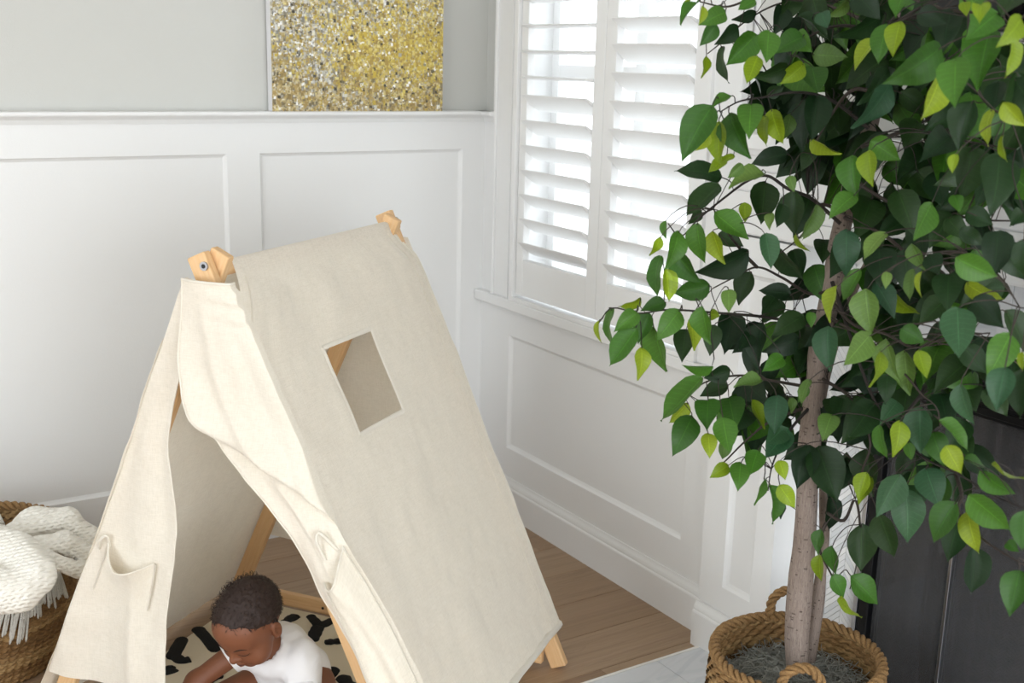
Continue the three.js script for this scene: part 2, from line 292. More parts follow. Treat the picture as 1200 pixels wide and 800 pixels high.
{ // the window with its casing and stool; the shutters hang in front of it
  const w = thing('window_1', 'white cased window behind the plantation shutters', 'window', [0, 0, 0], 0, STRUCT);
  const casing = [[0.099, WZ0 - 0.001], [WZ1 + 0.001, PZ0 + 0.005]];
  for (const [a, b] of casing) { mesh('casing', bx(-0.018, 0.006, WY0, WY1 + 0.12, a, b, 0.003), M.white, w); }
  mesh('casing_bead', bx(-0.027, -0.017, WY0, WY1 + 0.12, 0.097, 0.11, 0.003), M.white, w);
  mesh('casing_bead', bx(-0.024, -0.017, WY0, WY1 + 0.12, 0.196, 0.203, 0.002), M.white, w);
  mesh('casing', bx(-0.018, 0.006, WY1 + 0.001, WY1 + 0.12, WZ0, WZ1, 0.003), M.white, w);
  mesh('stool', bx(-0.032, 0.16, 0.737, WY0, 0.002, PZ0 - 0.001, 0.004), M.white, w);
  mesh('jamb', bx(0.005, 0.17, WY0 + 0.001, WY1 - 0.001, WZ0 - 0.012, WZ0 + 0.002), M.white, w); mesh('jamb', bx(0.005, 0.17, WY0 + 0.001, WY1 - 0.001, WZ1 - 0.002, WZ1 + 0.012), M.white, w);
  // frame the shutters close against
  mesh('shutter_frame', bx(-0.03, 0.02, WY0, WY1, WZ0 - 0.004, WZ0 + 0.018, 0.002), M.shutter, w); mesh('shutter_frame', bx(-0.03, 0.02, WY0, WY1, WZ1 - 0.018, WZ1 + 0.004, 0.002), M.shutter, w);
  mesh('shutter_frame', bx(-0.03, 0.02, WY0 + 0.0005, WY0 + 0.014, WZ0 + 0.018, WZ1 - 0.018, 0.002), M.shutter, w);
  const zc = (WZ0 + WZ1) / 2;
  for (const [a, b] of [[WZ0, WZ0 + 0.04], [zc - 0.025, zc + 0.025], [WZ1 - 0.04, WZ1]]) mesh('sash_stile', bx(0.115, 0.15, WY0, WY1, a, b), M.shutter, w);
  for (const [a, b] of [[WY0, WY0 + 0.05], [1.5, 1.54], [WY1 - 0.05, WY1]]) { mesh('sash_rail', bx(0.116, 0.149, a, b, WZ0 + 0.04, zc - 0.025), M.shutter, w); mesh('sash_rail', bx(0.116, 0.149, a, b, zc + 0.025, WZ1 - 0.04), M.shutter, w); }
  mesh('pane', bx(0.13, 0.134, WY0 + 0.02, WY1 - 0.02, WZ0 + 0.02, zc), M.glass, w); mesh('pane', bx(0.13, 0.134, WY0 + 0.02, WY1 - 0.02, zc, WZ1 - 0.02), M.glass, w);
}
{ // plantation shutters: stiles, rails and single louvers
  const lens = new THREE.Shape(); for (let i = 0; i < 24; i++) { const a = i / 24 * Math.PI * 2, c = Math.cos(a), s = Math.sin(a); const x = 0.0445 * c, y = 0.0058 * s; i ? lens.lineTo(x, y) : lens.moveTo(x, y); }
  function shutter(za, zb, o0, o1, label, tilt) {
    const s = thing('window_shutter', label, 'shutter', [-0.004, 0, 0], 0, { group: 'plantation shutters' });
    const y0 = WY0 + 0.024, y1 = WY1 - 0.004;
    mesh('stile', bx(-0.014, 0.014, y0, y1, za, o0, 0.003), M.shutter, s); mesh('stile', bx(-0.014, 0.014, y0, y1, o1, zb, 0.003), M.shutter, s);
    mesh('bottom_rail', bx(-0.013, 0.013, y0, 0.9136, o0, o1, 0.002), M.shutter, s); mesh('top_rail', bx(-0.013, 0.013, 2.17, y1, o0, o1, 0.002), M.shutter, s);
    const g = new THREE.ExtrudeGeometry(lens, { depth: o1 - o0 - 0.004, bevelEnabled: false }); g.translate(0, 0, o0 + 0.002);
    for (let k = 0; k < 16; k++) { const y = 0.952 + 0.078 * k; if (y > 2.15) break; const l = mesh('louver', g, M.shutter, s); l.position.y = y; l.rotation.z = -tilt(k) * D2R; }
    return s;
  }
  shutter(WZ0 + 0.021, 0.6862, 0.283, 0.635, 'louvered white shutter next to the room corner with its upper slats level', (k) => k >= 7 ? 3 : 36);
  shutter(0.6882, WZ1 - 0.021, 0.739, 1.076, 'louvered white shutter next to the fireplace with all slats tilted', (k) => k >= 9 ? 24 : 38);
}
{ // outdoors, seen only as glare between the slats
  const g = mesh('outdoor_ground', bx(0.6, 14, -0.5, -0.3, -8, 10), mat({ color: 0xe2e0dc, roughness: 0.9 })); tag(g, 'pale concrete ground outside the window', 'ground', STRUCT);
  const h = thing('neighbouring_house', 'white boarded house wall seen faintly between the level slats', 'house', [5.2, -0.3, 0]);
  mesh('wall', bx(0.03, 0.4, 0, 5, -6, 5), mat({ color: 0xe9e9e8, roughness: 0.8 }), h);
  const bg = bx(0, 0.03, 0, 5, -0.14, 0.14, 0.004), bm = mat({ color: 0xf1f1f0, roughness: 0.7 });
  for (let k = 0; k < 36; k++) { const b = mesh('board', bg, bm, h); b.position.z = -5.8 + k * 0.3; }
}
{ // hearth of marble slabs, flush with the floor
  const h = thing('hearth', 'grey veined marble hearth in front of the fireplace', 'hearth', [0, 0, 0], 0, STRUCT);
  mesh('edge_strip', bx(-0.78, -0.062, 0, 0.006, 1.284, 1.293), mat({ color: 0xf1efe9, roughness: 0.4 }), h);
  const z0 = 1.2935; let k = 0;
  for (const [xa, xb] of [[-0.78, -0.2175], [-0.2165, 0.04]]) for (let i = 0; i < 6; i++) { const m = mesh('slab', bx(xa, xb, 0.0, 0.006, z0 + i * 0.306, z0 + i * 0.306 + 0.305, 0.001), M.marble[(k++) % 2], h); }
}

// ---------------------------------------------------------------- fireplace
const FZ0 = 1.515, FZ1 = 2.64, FX = 0.04;           // inner faces of the two legs, face of the tiles
{
  const f = thing('fireplace', 'white fireplace mantel with marble chevron tiles round a black firebox', 'fireplace', [0, 0, 0]);
  const Y0 = 0.0;
  for (const [a, b] of [[PZ0 + 0.005, FZ0], [FZ1, FZ1 + 0.26]]) {
    const leg = mesh('mantel_leg', merged([bx(-0.038, 0.12, Y0, 1.14, a + 0.002, b), bx(-0.05, -0.038, Y0, 0.2, a + 0.002, b), bx(-0.05, -0.038, 1.05, 1.14, a + 0.002, b), bx(-0.05, -0.038, 0.2, 1.05, a + 0.002, a + 0.09), bx(-0.05, -0.038, 0.2, 1.05, b - 0.065, b)]), M.white, f);
    mesh('panel_moulding', turnRight(bevelFrame(a + 0.09, b - 0.065, 0.2, 1.05, 0.012, 0.014)).translate(-0.05, 0, 0), M.white, leg);
    const pl = moulding(baseProfile.map(([d, h]) => [d + 0.002, h * 0.97]), b - a);
    mesh('plinth', alongZ(pl, a, 0).translate(-0.05, 0, 0), M.white, leg);
  }
  mesh('frieze', bx(-0.05, 0.12, 1.145, 1.36, PZ0 + 0.005, FZ1 + 0.26, 0.003), M.white, f);
  for (let k = 0; k < 4; k++) mesh('frieze_board', bx(-0.056, -0.05, 1.15 + k * 0.052, 1.199 + k * 0.052, PZ0 + 0.03, FZ1 + 0.23, 0.002), M.white, f);
  mesh('shelf', bx(-0.17, 0.012, 1.365, 1.4, PZ0 - 0.03, FZ1 + 0.3, 0.004), M.white, f);
  mesh('shelf_moulding', bx(-0.11, 0.012, 1.345, 1.366, PZ0 - 0.005, FZ1 + 0.27, 0.005), M.white, f);
  // backing of the tiles with the firebox opening
  const OZ0 = 1.722, OZ1 = 2.433, OY = 0.937;
  const grout = mat({ color: 0xe3e3e1, roughness: 0.8 });
  mesh('tile_backing', merged([bx(FX + 0.006, 0.12, 0, 1.145, FZ0, OZ0), bx(FX + 0.006, 0.12, 0, 1.145, OZ1, FZ1), bx(FX + 0.006, 0.12, OY, 1.145, OZ0, OZ1)]), grout, f);
  // chevron tiles: slanted strips, mirrored column by column
  const r = rng(31), tw = 0.0505, th = 0.017, tm = [0xf1f1f0, 0xe6e7e8, 0xdcdee0, 0xebebea].map((c) => mat({ color: c, roughness: 0.2 }));
  const chev = [1, -1].map((s) => { const sh = new THREE.Shape(), e = 0.0007, k = tw * s; sh.moveTo(e, e + Math.max(0, -k)); sh.lineTo(tw - e, e + Math.max(0, -k) + k); sh.lineTo(tw - e, th - e + Math.max(0, -k) + k); sh.lineTo(e, th - e + Math.max(0, -k)); const g = new THREE.ExtrudeGeometry(sh, { depth: 0.006, bevelEnabled: false }); turnRight(g); g.translate(FX + 0.006, 0, 0); return g; });
  let count = 0; const rest = [];
  for (let c = 0; c < 4; c++) for (let y = -0.02; y < 1.1; y += th * 1.0) {
    if (y < 0.004) continue;
    const z = FZ0 + 0.001 + c * tw, g = chev[c % 2];
    if (count < 292) { const t = mesh('tile', g, tm[Math.floor(r() * 4)], f); t.position.set(0, y, z); count++; }
  }
  for (let z = OZ0; z + 0.152 < FZ1; z += 0.153) for (let k = 0; k < 2; k++) if (z > OZ0 - 0.01 && z < OZ1 + 0.2) mesh('header_tile', bx(FX, FX + 0.006, OY + 0.003 + k * 0.1, OY + 0.1 + k * 0.1, z + 0.0008, z + 0.152, 0.001), M.marble[k], f);
  // firebox
  const soot = mat({ color: 0x121110, roughness: 0.85 }), iron = mat({ color: 0x1a1a1c, roughness: 0.38, metalness: 0.6 });
  mesh('firebox', merged([bx(0.12, 0.62, -0.02, 0.02, OZ0 - 0.05, OZ1 + 0.05), bx(0.12, 0.62, 0.9, 0.98, OZ0 - 0.05, OZ1 + 0.05), bx(0.58, 0.64, 0, 0.95, OZ0 - 0.05, OZ1 + 0.05), bx(0.12, 0.62, 0, 0.95, OZ0 - 0.09, OZ0 - 0.03), bx(0.12, 0.62, 0, 0.95, OZ1 + 0.03, OZ1 + 0.09)]), soot, f);
  for (const [a, b] of [[OZ0 - 0.012, OZ0], [OZ1, OZ1 + 0.012]]) mesh('steel_edging', bx(FX - 0.008, FX + 0.02, 0.004, OY, a, b, 0.002), M.steel, f);
  mesh('door_frame', merged([bx(FX - 0.004, FX + 0.03, 0.004, OY, OZ0, OZ0 + 0.03, 0.003), bx(FX - 0.004, FX + 0.03, 0.004, OY, OZ1 - 0.03, OZ1, 0.003), bx(FX - 0.004, FX + 0.03, OY - 0.1, OY, OZ0 + 0.03, OZ1 - 0.03, 0.003), bx(FX - 0.004, FX + 0.03, 0.004, 0.05, OZ0 + 0.03, OZ1 - 0.03, 0.003)]), iron, f);
  for (let k = 0; k < 3; k++) mesh('louver', bx(FX - 0.008, FX + 0.01, OY - 0.092 + k * 0.028, OY - 0.074 + k * 0.028, OZ0 + 0.05, OZ1 - 0.05, 0.003), iron, f);
  const zc = 1.955, smoked = mat({ color: 0xb8b8ba, roughness: 0.05, specularIntensity: 0.35, transmission: 0.9, thickness: 0 });
  for (const [a, b] of [[OZ0 + 0.032, zc - 0.004], [zc + 0.004, OZ1 - 0.032]]) { const p = mesh('glass_door', bx(FX + 0.012, FX + 0.018, 0.052, OY - 0.102, a, b), smoked, f); }
  mesh('door_stile', bx(FX + 0.004, FX + 0.028, 0.05, OY - 0.1, zc - 0.004, zc + 0.004, 0.001), M.steel, f);
  // mesh curtain: gathered chain mail
  const chain = mat({ color: 0x232120, roughness: 0.5, metalness: 0.5, bumpMap: rep(dataTex(64, (u, v, i, j) => { const s = ((i + j) % 8 < 3 || (i - j + 64) % 8 < 3) ? 220 : 30; return [s, s, s]; }, false), 14, 14), bumpScale: 0.002 });
  mesh('mesh_curtain', sheet(stops(OZ0 + 0.02, OZ1 - 0.02, 120), stops(0.04, 0.84, 6), (z, y) => V(0.098 + 0.008 * Math.sin(z * 150 + 0.8 * Math.sin(z * 37)) * (0.6 + 0.4 * (0.84 - y)), y, z)), chain, f);
  for (const [y, z, a] of [[0.16, 1.9, 0.3], [0.17, 2.1, -0.25], [0.26, 2.0, 0.1]]) { const g = new THREE.CylinderGeometry(0.045, 0.05, 0.42, 12, 3); g.rotateX(Math.PI / 2); const l = mesh('log', g, mat({ color: 0x6b5c50, roughness: 0.95 }), f); l.position.set(0.33, y, z); l.rotation.y = a; }
  mesh('grate', merged([0, 1, 2, 3, 4].map((k) => bx(0.22, 0.46, 0.07, 0.085, 1.82 + k * 0.11, 1.835 + k * 0.11)).concat([bx(0.24, 0.26, 0.02, 0.075, 1.8, 2.32), bx(0.42, 0.44, 0.02, 0.075, 1.8, 2.32)])), iron, f);
}
{ // television over the mantel
  const t = thing('television', 'dark wall television above the mantel behind the ficus', 'television', [-0.03, 1.627, 2.14]);
  mesh('casing', bx(-0.012, 0.0415, 0, 0.72, -0.63, 0.63, 0.006), mat({ color: 0x1b1c1f, roughness: 0.35 }), t);
  mesh('screen_panel', bx(-0.0135, -0.0115, 0.014, 0.708, -0.62, 0.62), mat({ color: 0x0a0b0d, roughness: 0.08 }), t);
}
// ---------------------------------------------------------------- painting on the ledge
{
  const W = 0.586, H = 0.76, p = thing('canvas_painting', 'gold and silver speckled abstract canvas standing on the chair rail', 'painting', [-0.479, RAIL_Y + 0.0005, 0.0]);
  const art = canvasTex(768, 1000, (g, w, h) => {
    const r = rng(404); g.fillStyle = '#b5ac92'; g.fillRect(0, 0, w, h);
    const pal = { silver: ['#d9d9d6', '#a9a8a2', '#84827a', '#f2f2ef', '#8b867a', '#c5c2b8'], gold: ['#cbb044', '#d8c464', '#b89c3c', '#ad9146', '#e2d590', '#9c8246', '#ccb655'], tan: ['#b49a5e', '#a58c55', '#c9b684', '#8f7a4a', '#d8caa0', '#6f6650'] };
    for (let i = 0; i < 30000; i++) {
      const x = r() * w, y = r() * h, v = y / h, u = x / w;
      const gold = Math.exp(-(((v - 0.72) / 0.2) ** 2)) * (0.25 + 0.75 * smooth(0.2, 0.75, u + 0.22 * noise3(u * 5, v * 5, 1))), tan = smooth(0.72, 0.97, v + 0.1 * noise3(u * 4, v * 6, 4));
      const q = r(), set = q < gold ? 'gold' : q < gold + tan * 0.8 ? 'tan' : r() < 0.3 ? 'tan' : 'silver';
      g.fillStyle = pal[set][Math.floor(r() * pal[set].length)]; g.globalAlpha = 0.55 + r() * 0.45; const s = 4 + r() * r() * 13; g.fillRect(x, y, s, s * (0.7 + r() * 0.9));
      if (r() < 0.05) { g.fillStyle = r() < 0.6 ? '#ffffff' : '#3d392f'; g.globalAlpha = 0.9; g.fillRect(r() * w, r() * h, 5 + r() * 9, 5 + r() * 9); }
    }
    g.globalAlpha = 1;
  });
  const front = new THREE.PlaneGeometry(W, H); front.translate(0, H / 2, 0.0363);
  mesh('painted_front', front, mat({ map: art, roughness: 0.5, bumpMap: fineNoise, bumpScale: 0.0006 }), p);
  mesh('stretched_canvas', bx(-W / 2, W / 2, 0, H, 0.001, 0.036, 0.002), mat({ color: 0xe9e8ea, roughness: 0.8 }), p);
}

// ---------------------------------------------------------------- play tent
const TENT = { p: [-1.058, 0, 0.994], a: -55.04 * D2R, H: 1.131, w: 0.511, L: 0.394 };
const tentQ = new THREE.Quaternion().setFromAxisAngle(V(0, 1, 0), TENT.a), tentQi = tentQ.clone().invert();
const toTent = (p) => p.clone().sub(V(...TENT.p)).applyQuaternion(tentQi);
const fromTent = (p) => p.clone().applyQuaternion(tentQ).add(V(...TENT.p));
const tentZ = V(0, 0, 1).applyQuaternion(tentQ);
const onFront = (px, py, z) => toTent(onPlane(px, py, tentZ, tentZ.dot(V(...TENT.p)) + z));   // on the tent's front plane
const clothLook = { map: rep(weaveColor, 5, 5), bumpMap: rep(weaveBump, 9, 9), bumpScale: 0.0007, roughness: 0.95 };
const cloth = mat({ ...clothLook, color: 0xfcf6ea, transmission: 0.27, thickness: 0 });
const binding = mat({ ...clothLook, color: 0xfcf6ea });
{
  const t = thing('play_tent', 'cream canvas play tent on a pine A-frame with a square side window', 'tent', TENT.p, TENT.a);
  const { H, w, L } = TENT, th = Math.atan2(w, H);
  // --- pine frame: legs cross at the ridge and stick out above it
  function leg(side, z, over, foot) {
    const g = new RoundedBoxGeometry(0.045, Math.hypot(w, H) + over, 0.022, 2, 0.004); const p = g.attributes.position, uv = new Float32Array(p.count * 2);
    for (let i = 0; i < p.count; i++) { uv[2 * i] = p.getY(i) / 0.9; uv[2 * i + 1] = (p.getX(i) + p.getZ(i)) / 0.25 + side; } g.setAttribute('uv', new THREE.BufferAttribute(uv, 2));
    const m = mesh('leg', g, M.pine, t); const len = Math.hypot(w, H) + over; m.rotation.z = side * th;
    // foot at (side * w, 0)
    const c = len / 2; m.position.set(side * (w - foot) - Math.sin(side * th) * c, Math.cos(th) * c + 0.006, z); return m;
  }
  leg(1, L - 0.012, 0.028, 0.008); leg(-1, L - 0.036, 0.034, 0.008); leg(1, -L + 0.012, 0.028, 0.01); leg(-1, -L + 0.036, 0.022, 0.01);
  const rod = (name, a, b, r, m = M.pine) => { const d = b.clone().sub(a), g = new THREE.CylinderGeometry(r, r, d.length(), 18); const uv = g.attributes.uv; for (let i = 0; i < uv.count; i++) uv.setXY(i, uv.getY(i) * d.length(), uv.getX(i) * 0.2); const o = mesh(name, g, m, t); o.position.copy(a).addScaledVector(d, 0.5); o.quaternion.setFromUnitVectors(V(0, 1, 0), d.clone().normalize()); return o; };
  rod('ridge_pole', V(0, H - 0.004, -L - 0.012), V(0, H - 0.004, L - 0.046), 0.014);
  // bolts through the crossings
  for (const z of [L, -L - 0.002]) { const s = Math.sign(z); const b = rod('bolt', V(0.004, H + 0.012, z), V(0.004, H + 0.012, z + s * 0.004), 0.009, M.steel); rod('bolt_socket', V(0.004, H + 0.012, z + s * 0.002), V(0.004, H + 0.012, z + s * 0.0046), 0.0045, M.black); }
  // cross bars near the floor
  const bar = (name, x0, x1, y0, y1, z0, z1) => { const g = bx(x0, x1, y0, y1, z0, z1, 0.004); const p = g.attributes.position, uv = g.attributes.uv, lx = Math.abs(x1 - x0) > Math.abs(z1 - z0); for (let i = 0; i < p.count; i++) uv.setXY(i, (lx ? p.getX(i) : p.getZ(i)) / 0.9, (p.getY(i) + (lx ? p.getZ(i) : p.getX(i))) / 0.25); return mesh(name, g, M.pine, t); };
  bar('cross_bar', -w + 0.045, w - 0.05, 0.016, 0.056, -L + 0.024, -L + 0.044);
  for (const x of [-0.2, 0.15]) rod('screw', V(x, 0.036, -L + 0.0435), V(x, 0.036, -L + 0.0455), 0.004, M.black);

  // --- cotton cover
  const ns = (s) => V(s * Math.cos(th), Math.sin(th), 0), slope = Math.hypot(w, H);
  const wrinkle = (u, v, k) => 0.0042 * noise3(u * 5 + k, v * 1.6, k) + 0.0022 * noise3(u * 13, v * 5 + k, k + 3) + 0.0012 * noise3(u * 32, v * 22, k + 5);
  // side: d = distance down the slope, z along the ridge
  const side = (s, inset = 0) => (z, d) => {
    const end = smooth(0.0, 0.5, d) , back = lerp(-0.366, -0.416, smooth(0.02, 0.1, d)), front = lerp(0.312, 0.407, smooth(0, 0.22, d));
    const zz = lerp(back, front, (z + 0.4) / 0.8);
    const sag = -0.007 * Math.sin(Math.PI * clamp((z + 0.4) / 0.8, 0, 1)) * Math.sin(Math.PI * clamp(d / slope, 0, 1));
    const pull = s > 0 ? 0.007 * Math.sin((z * 0.9 + d * 0.35) * 26) * Math.exp(-(((d - 0.14) / 0.1) ** 2)) * smooth(-0.2, 0.1, z) : 0;
    const o = 0.027 * smooth(0, 0.16, d) + 0.012 * (1 - smooth(0, 0.16, d)) + (wrinkle(z, d, s * 4 + 9) * 1.7 + sag + pull) * smooth(0, 0.08, d) - inset;
    const n = ns(s), dir = V(s * Math.sin(th), -Math.cos(th), 0);
    if (d < 0.02) { const a = (d / 0.02) * (Math.PI / 2 - th); return V(s * Math.sin(a) * (0.018 - inset * 0.4), H - 0.004 + Math.cos(a) * (0.018 - inset * 0.4), zz); }
    return V(0, H, zz).addScaledVector(dir, d).addScaledVector(n, o);
  };
  const withStops = (a, b, n, extra) => [...new Set([...stops(a, b, n).filter((x) => extra.every((e) => Math.abs(e - x) > 0.004)), ...extra])].sort((p, q) => p - q);
  const win = { z0: -0.062, z1: 0.137, d0: 0.225, d1: 0.431 }, END = 1.135;
  mesh('side_panel', sheet(withStops(-0.4, 0.4, 70, [win.z0, win.z1]), withStops(0, END, 96, [win.d0, win.d1, 0.01, 0.02]), side(1), null, (z, d) => !(z > win.z0 && z < win.z1 && d > win.d0 && d < win.d1)), cloth, t);
  mesh('side_panel', sheet(stops(-0.4, 0.4, 60), withStops(0, 1.233, 90, [0.01, 0.02]), side(-1)), cloth, t);
  // hem folded under at the foot of the right side, and stitched seams
  const strip = (name, fn, n, wid, m = binding, lift = 0.0012, parent = t) => { // a narrow raised band along fn(t) -> [z, d] on the right side
    const pos = side(1), us = stops(0, 1, n), vs = [-1, -0.7, 0, 0.7, 1];
    return mesh(name, sheet(us, vs, (u, v) => { const [z, d, tz, td] = fn(u); const p = pos(z + tz * v * wid, d + td * v * wid); return p.addScaledVector(ns(1), lift + (1 - v * v) * 0.0022); }), m, parent);
  };
  const wt = new THREE.Group(); wt.name = 'window_trim'; t.add(wt);
  strip('binding', (u) => [lerp(win.z0, win.z1, u), win.d0, 0, 1], 16, 0.0055, binding, 0.001, wt); strip('binding', (u) => [lerp(win.z0, win.z1, u), win.d1, 0, 1], 16, 0.0055, binding, 0.001, wt);
  strip('binding', (u) => [win.z0, lerp(win.d0, win.d1, u), 1, 0], 16, 0.0055, binding, 0.001, wt); strip('binding', (u) => [win.z1, lerp(win.d0, win.d1, u), 1, 0], 16, 0.0055, binding, 0.001, wt);
  strip('seam', (u) => [-0.352, lerp(0.02, END, u), 1, 0], 60, 0.0022, cloth, 0.0006); strip('seam', (u) => [-0.386, lerp(0.02, END, u), 1, 0], 60, 0.0022, cloth, 0.0006);
  strip('seam', (u) => [0.37, lerp(0.03, END, u), 1, 0], 60, 0.003, cloth, 0.0006);
  mesh('hem_roll', (() => { const f = side(1), pts = stops(-0.4, 0.4, 24).map((z) => f(z, END - 0.004).addScaledVector(ns(1), -0.008 + 0.002 * noise3(z * 14, 0, 4))); return tube(pts, 0.013, 8, 60); })(), cloth, t);
  // back panel: closed above, lifted well off the floor
  mesh('back_panel', sheet(stops(-1, 1, 40), stops(0.185, 1.1, 40), (u, y) => { const hw = (H - y) / H * w + 0.02; return V(u * hw, y + 0.014 * Math.sin(u * 5) * smooth(0.4, 0.18, y), -L - 0.016 + wrinkle(u * hw, y, 31) * 1.5); }, (u, y) => [u * w * (H - y), y]), cloth, t);


  // --- front flaps; edges measured as x against height y on the front plane
  const table = (pts) => (y) => { if (y >= pts[0][1]) return pts[0][0]; for (let i = 1; i < pts.length; i++) if (y >= pts[i][1]) { const a = pts[i - 1], b = pts[i]; const k = (a[1] - y) / (a[1] - b[1]); const s = k; return lerp(a[0], b[0], s); } return pts.at(-1)[0]; };
  const lin = table([[-0.014, 1.118], [-0.024, 1.03], [-0.037, 0.963], [-0.058, 0.91], [-0.073, 0.86], [-0.085, 0.8], [-0.088, 0.75], [-0.082, 0.69], [-0.077, 0.63], [-0.079, 0.57], [-0.087, 0.52], [-0.1, 0.45], [-0.114, 0.38], [-0.124, 0.3], [-0.13, 0.2], [-0.134, 0.1]]);
  const lout = table([[-0.034, 1.118], [-0.05, 1.09], [-0.077, 1.03], [-0.136, 0.9], [-0.211, 0.732], [-0.296, 0.543], [-0.388, 0.34], [-0.46, 0.18], [-0.496, 0.1]]);
  const gather = (y) => smooth(0.75, 0.3, y);
  const leftFlap = (u, y) => {
    const x0 = lout(y), x1 = lin(y), x = lerp(x0, x1, u);
    const fold = 0.006 * Math.sin(u * 9 + y * 5) * smooth(1.0, 0.5, y) + 0.014 * Math.exp(-(((u - 0.62 - (0.45 - y) * 0.5) / 0.06) ** 2)) * smooth(0.5, 0.3, y) + 0.01 * Math.exp(-(((u - 0.97) / 0.1) ** 2)) * smooth(0.95, 0.7, y);
    const edge = u < 0.04 ? -0.012 * (1 - u / 0.04) : 0;   // the outer edge wraps round the leg
    return V(x, y - 0.02 * (1 - u) * 0, L + 0.014 + edge + fold + wrinkle(x, y, 51) * 1.9 * smooth(1.12, 0.95, y));
  };
  const us = [0, 0.01, 0.02, 0.03, 0.04, ...stops(0.06, 1, 44)];
  const fl = mesh('front_flap', sheet(us, stops(0.168, 1.118, 90), leftFlap, (u, y) => [lerp(lout(y), lin(y), u), y]), cloth, t);
  const rin = table([[-0.036, 1.116], [-0.037, 0.963], [-0.028, 0.92], [-0.012, 0.878], [0.008, 0.848], [0.035, 0.82], [0.075, 0.778], [0.122, 0.728], [0.17, 0.68], [0.215, 0.63], [0.248, 0.575], [0.276, 0.52], [0.306, 0.475], [0.334, 0.43], [0.382, 0.339], [0.45, 0.2], [0.48, 0.14]]);
  const rout = table([[0.077, 1.122], [0.122, 1.047], [0.168, 0.959], [0.216, 0.855], [0.262, 0.755], [0.305, 0.668], [0.36, 0.56], [0.42, 0.43], [0.48, 0.3], [0.54, 0.14]]);
  const rightFlap = (u, y) => {
    const a = rin(y), b = rout(y), g = gather(y);
    // gathered towards the leg: the cloth bulges forward and past the seam before it tucks back
    const past = 0.075 * g, x = u < 0.82 ? lerp(a, b + past, u / 0.82) : lerp(b + past, b, (u - 0.82) / 0.18);
    const bulge = (0.012 + 0.05 * g) * Math.sin(Math.PI * Math.pow(u, 0.8)) + 0.014 * g * Math.sin(u * 17 + y * 7);
    const turned = 0.02 * Math.exp(-((u / 0.12) ** 2)) * smooth(1.1, 0.9, y) * smooth(0.3, 0.7, y);
    const crease = 0.008 * Math.exp(-(((u - 0.3 - (1.1 - y) * 0.2) / 0.07) ** 2)) * smooth(1.1, 1.0, y) - 0.006 * Math.exp(-(((u - 0.62) / 0.08) ** 2)) * smooth(1.1, 0.9, y);
    // the lower part of the flap folds back along a slanting crease
    const s = y - (0.835 - 0.17 * u), pleat = 0.024 * Math.exp(-((s / (s > 0 ? 0.07 : 0.016)) ** 2)) * smooth(0.95, 0.7, u) - 0.006 * Math.exp(-(((s + 0.03) / 0.02) ** 2)) * smooth(0.95, 0.7, u);
    const ruck = y > 1.0 ? 0.006 * Math.sin(y * 190 + u * 4) * smooth(0.15, 0.6, u) * smooth(1.118, 1.1, y) * smooth(1.02, 1.06, y) : 0;
    return V(x, y, L + 0.02 + bulge + turned + crease + pleat + ruck + wrinkle(x, y, 71) * 2.1 * smooth(1.12, 0.98, y) - (u > 0.82 ? 0.012 * (u - 0.82) / 0.18 : 0));
  };
  const fr = mesh('front_flap', sheet(stops(0, 1, 60), stops(0.15, 1.118, 100), rightFlap, (u, y) => [lerp(rin(y), rout(y) + 0.1, u), y]), cloth, t);
  // turned hems along the openings
  const hem = (fn, u0, y0, y1, parent, r = 0.0035) => mesh('hem', tube(stops(y1, y0, 50).map((y) => fn(u0, y).add(V(0, 0, 0.001))), r, 6, 100), binding, parent);
  hem(leftFlap, 1, 0.168, 0.97, fl, 0.0016); hem(rightFlap, 0, 0.15, 1.117, fr, 0.0016);
  mesh('top_hem', tube(stops(0, 1, 14).map((u) => rightFlap(u * 0.98, 1.117)), 0.003, 6, 40), binding, fr);
  // --- pockets
  function pocket(fn, u0, u1, y0, y1, gape, tilt, parent, sagTop) {
    const P = (a, b) => { const u = lerp(u0, u1, a), y = lerp(y0 + tilt * a, y1 + tilt * a, b) - sagTop * Math.sin(Math.PI * a) * b * b; const p = fn(u, y); return p.add(V(0, -0.0 * b, 0.004 + gape * Math.pow(Math.sin(Math.PI * clamp(a, 0.03, 0.97)), 0.7) * b * b + 0.004 * noise3(a * 4, b * 4, 17) * b)); };
    const pk = mesh('pocket', sheet(stops(0, 1, 24), stops(0, 1, 18), P, (a, b) => [a * 0.2, b * 0.2]), cloth, parent);
    mesh('pocket_hem', tube(stops(0, 1, 24).map((a) => P(a, 1)), 0.0019, 6, 60), binding, pk);
    for (const a of [0, 1]) mesh('pocket_edge', tube(stops(0, 1, 8).map((b) => P(a, b)), 0.0022, 5, 24), cloth, pk);
    return pk;
  }
  pocket(leftFlap, 0.2, 0.8, 0.4, 0.515, 0.04, -0.02, fl, 0.03);
  pocket(rightFlap, 0.3, 0.78, 0.28, 0.56, 0.035, 0.07, fr, 0.03);
  mesh('pocket_loop', tube([leftFlap(0.1, 0.495), leftFlap(0.11, 0.52).add(V(0, 0, 0.012)), leftFlap(0.17, 0.535).add(V(0, 0, 0.016)), leftFlap(0.2, 0.505)], 0.0035, 6, 20), binding, fl);
  mesh('pocket_loop', tube([rightFlap(0.45, 0.6), rightFlap(0.52, 0.64).add(V(0, 0, 0.016)), rightFlap(0.6, 0.655).add(V(0, 0, 0.02)), rightFlap(0.66, 0.62)], 0.0035, 6, 20), binding, fr);
}
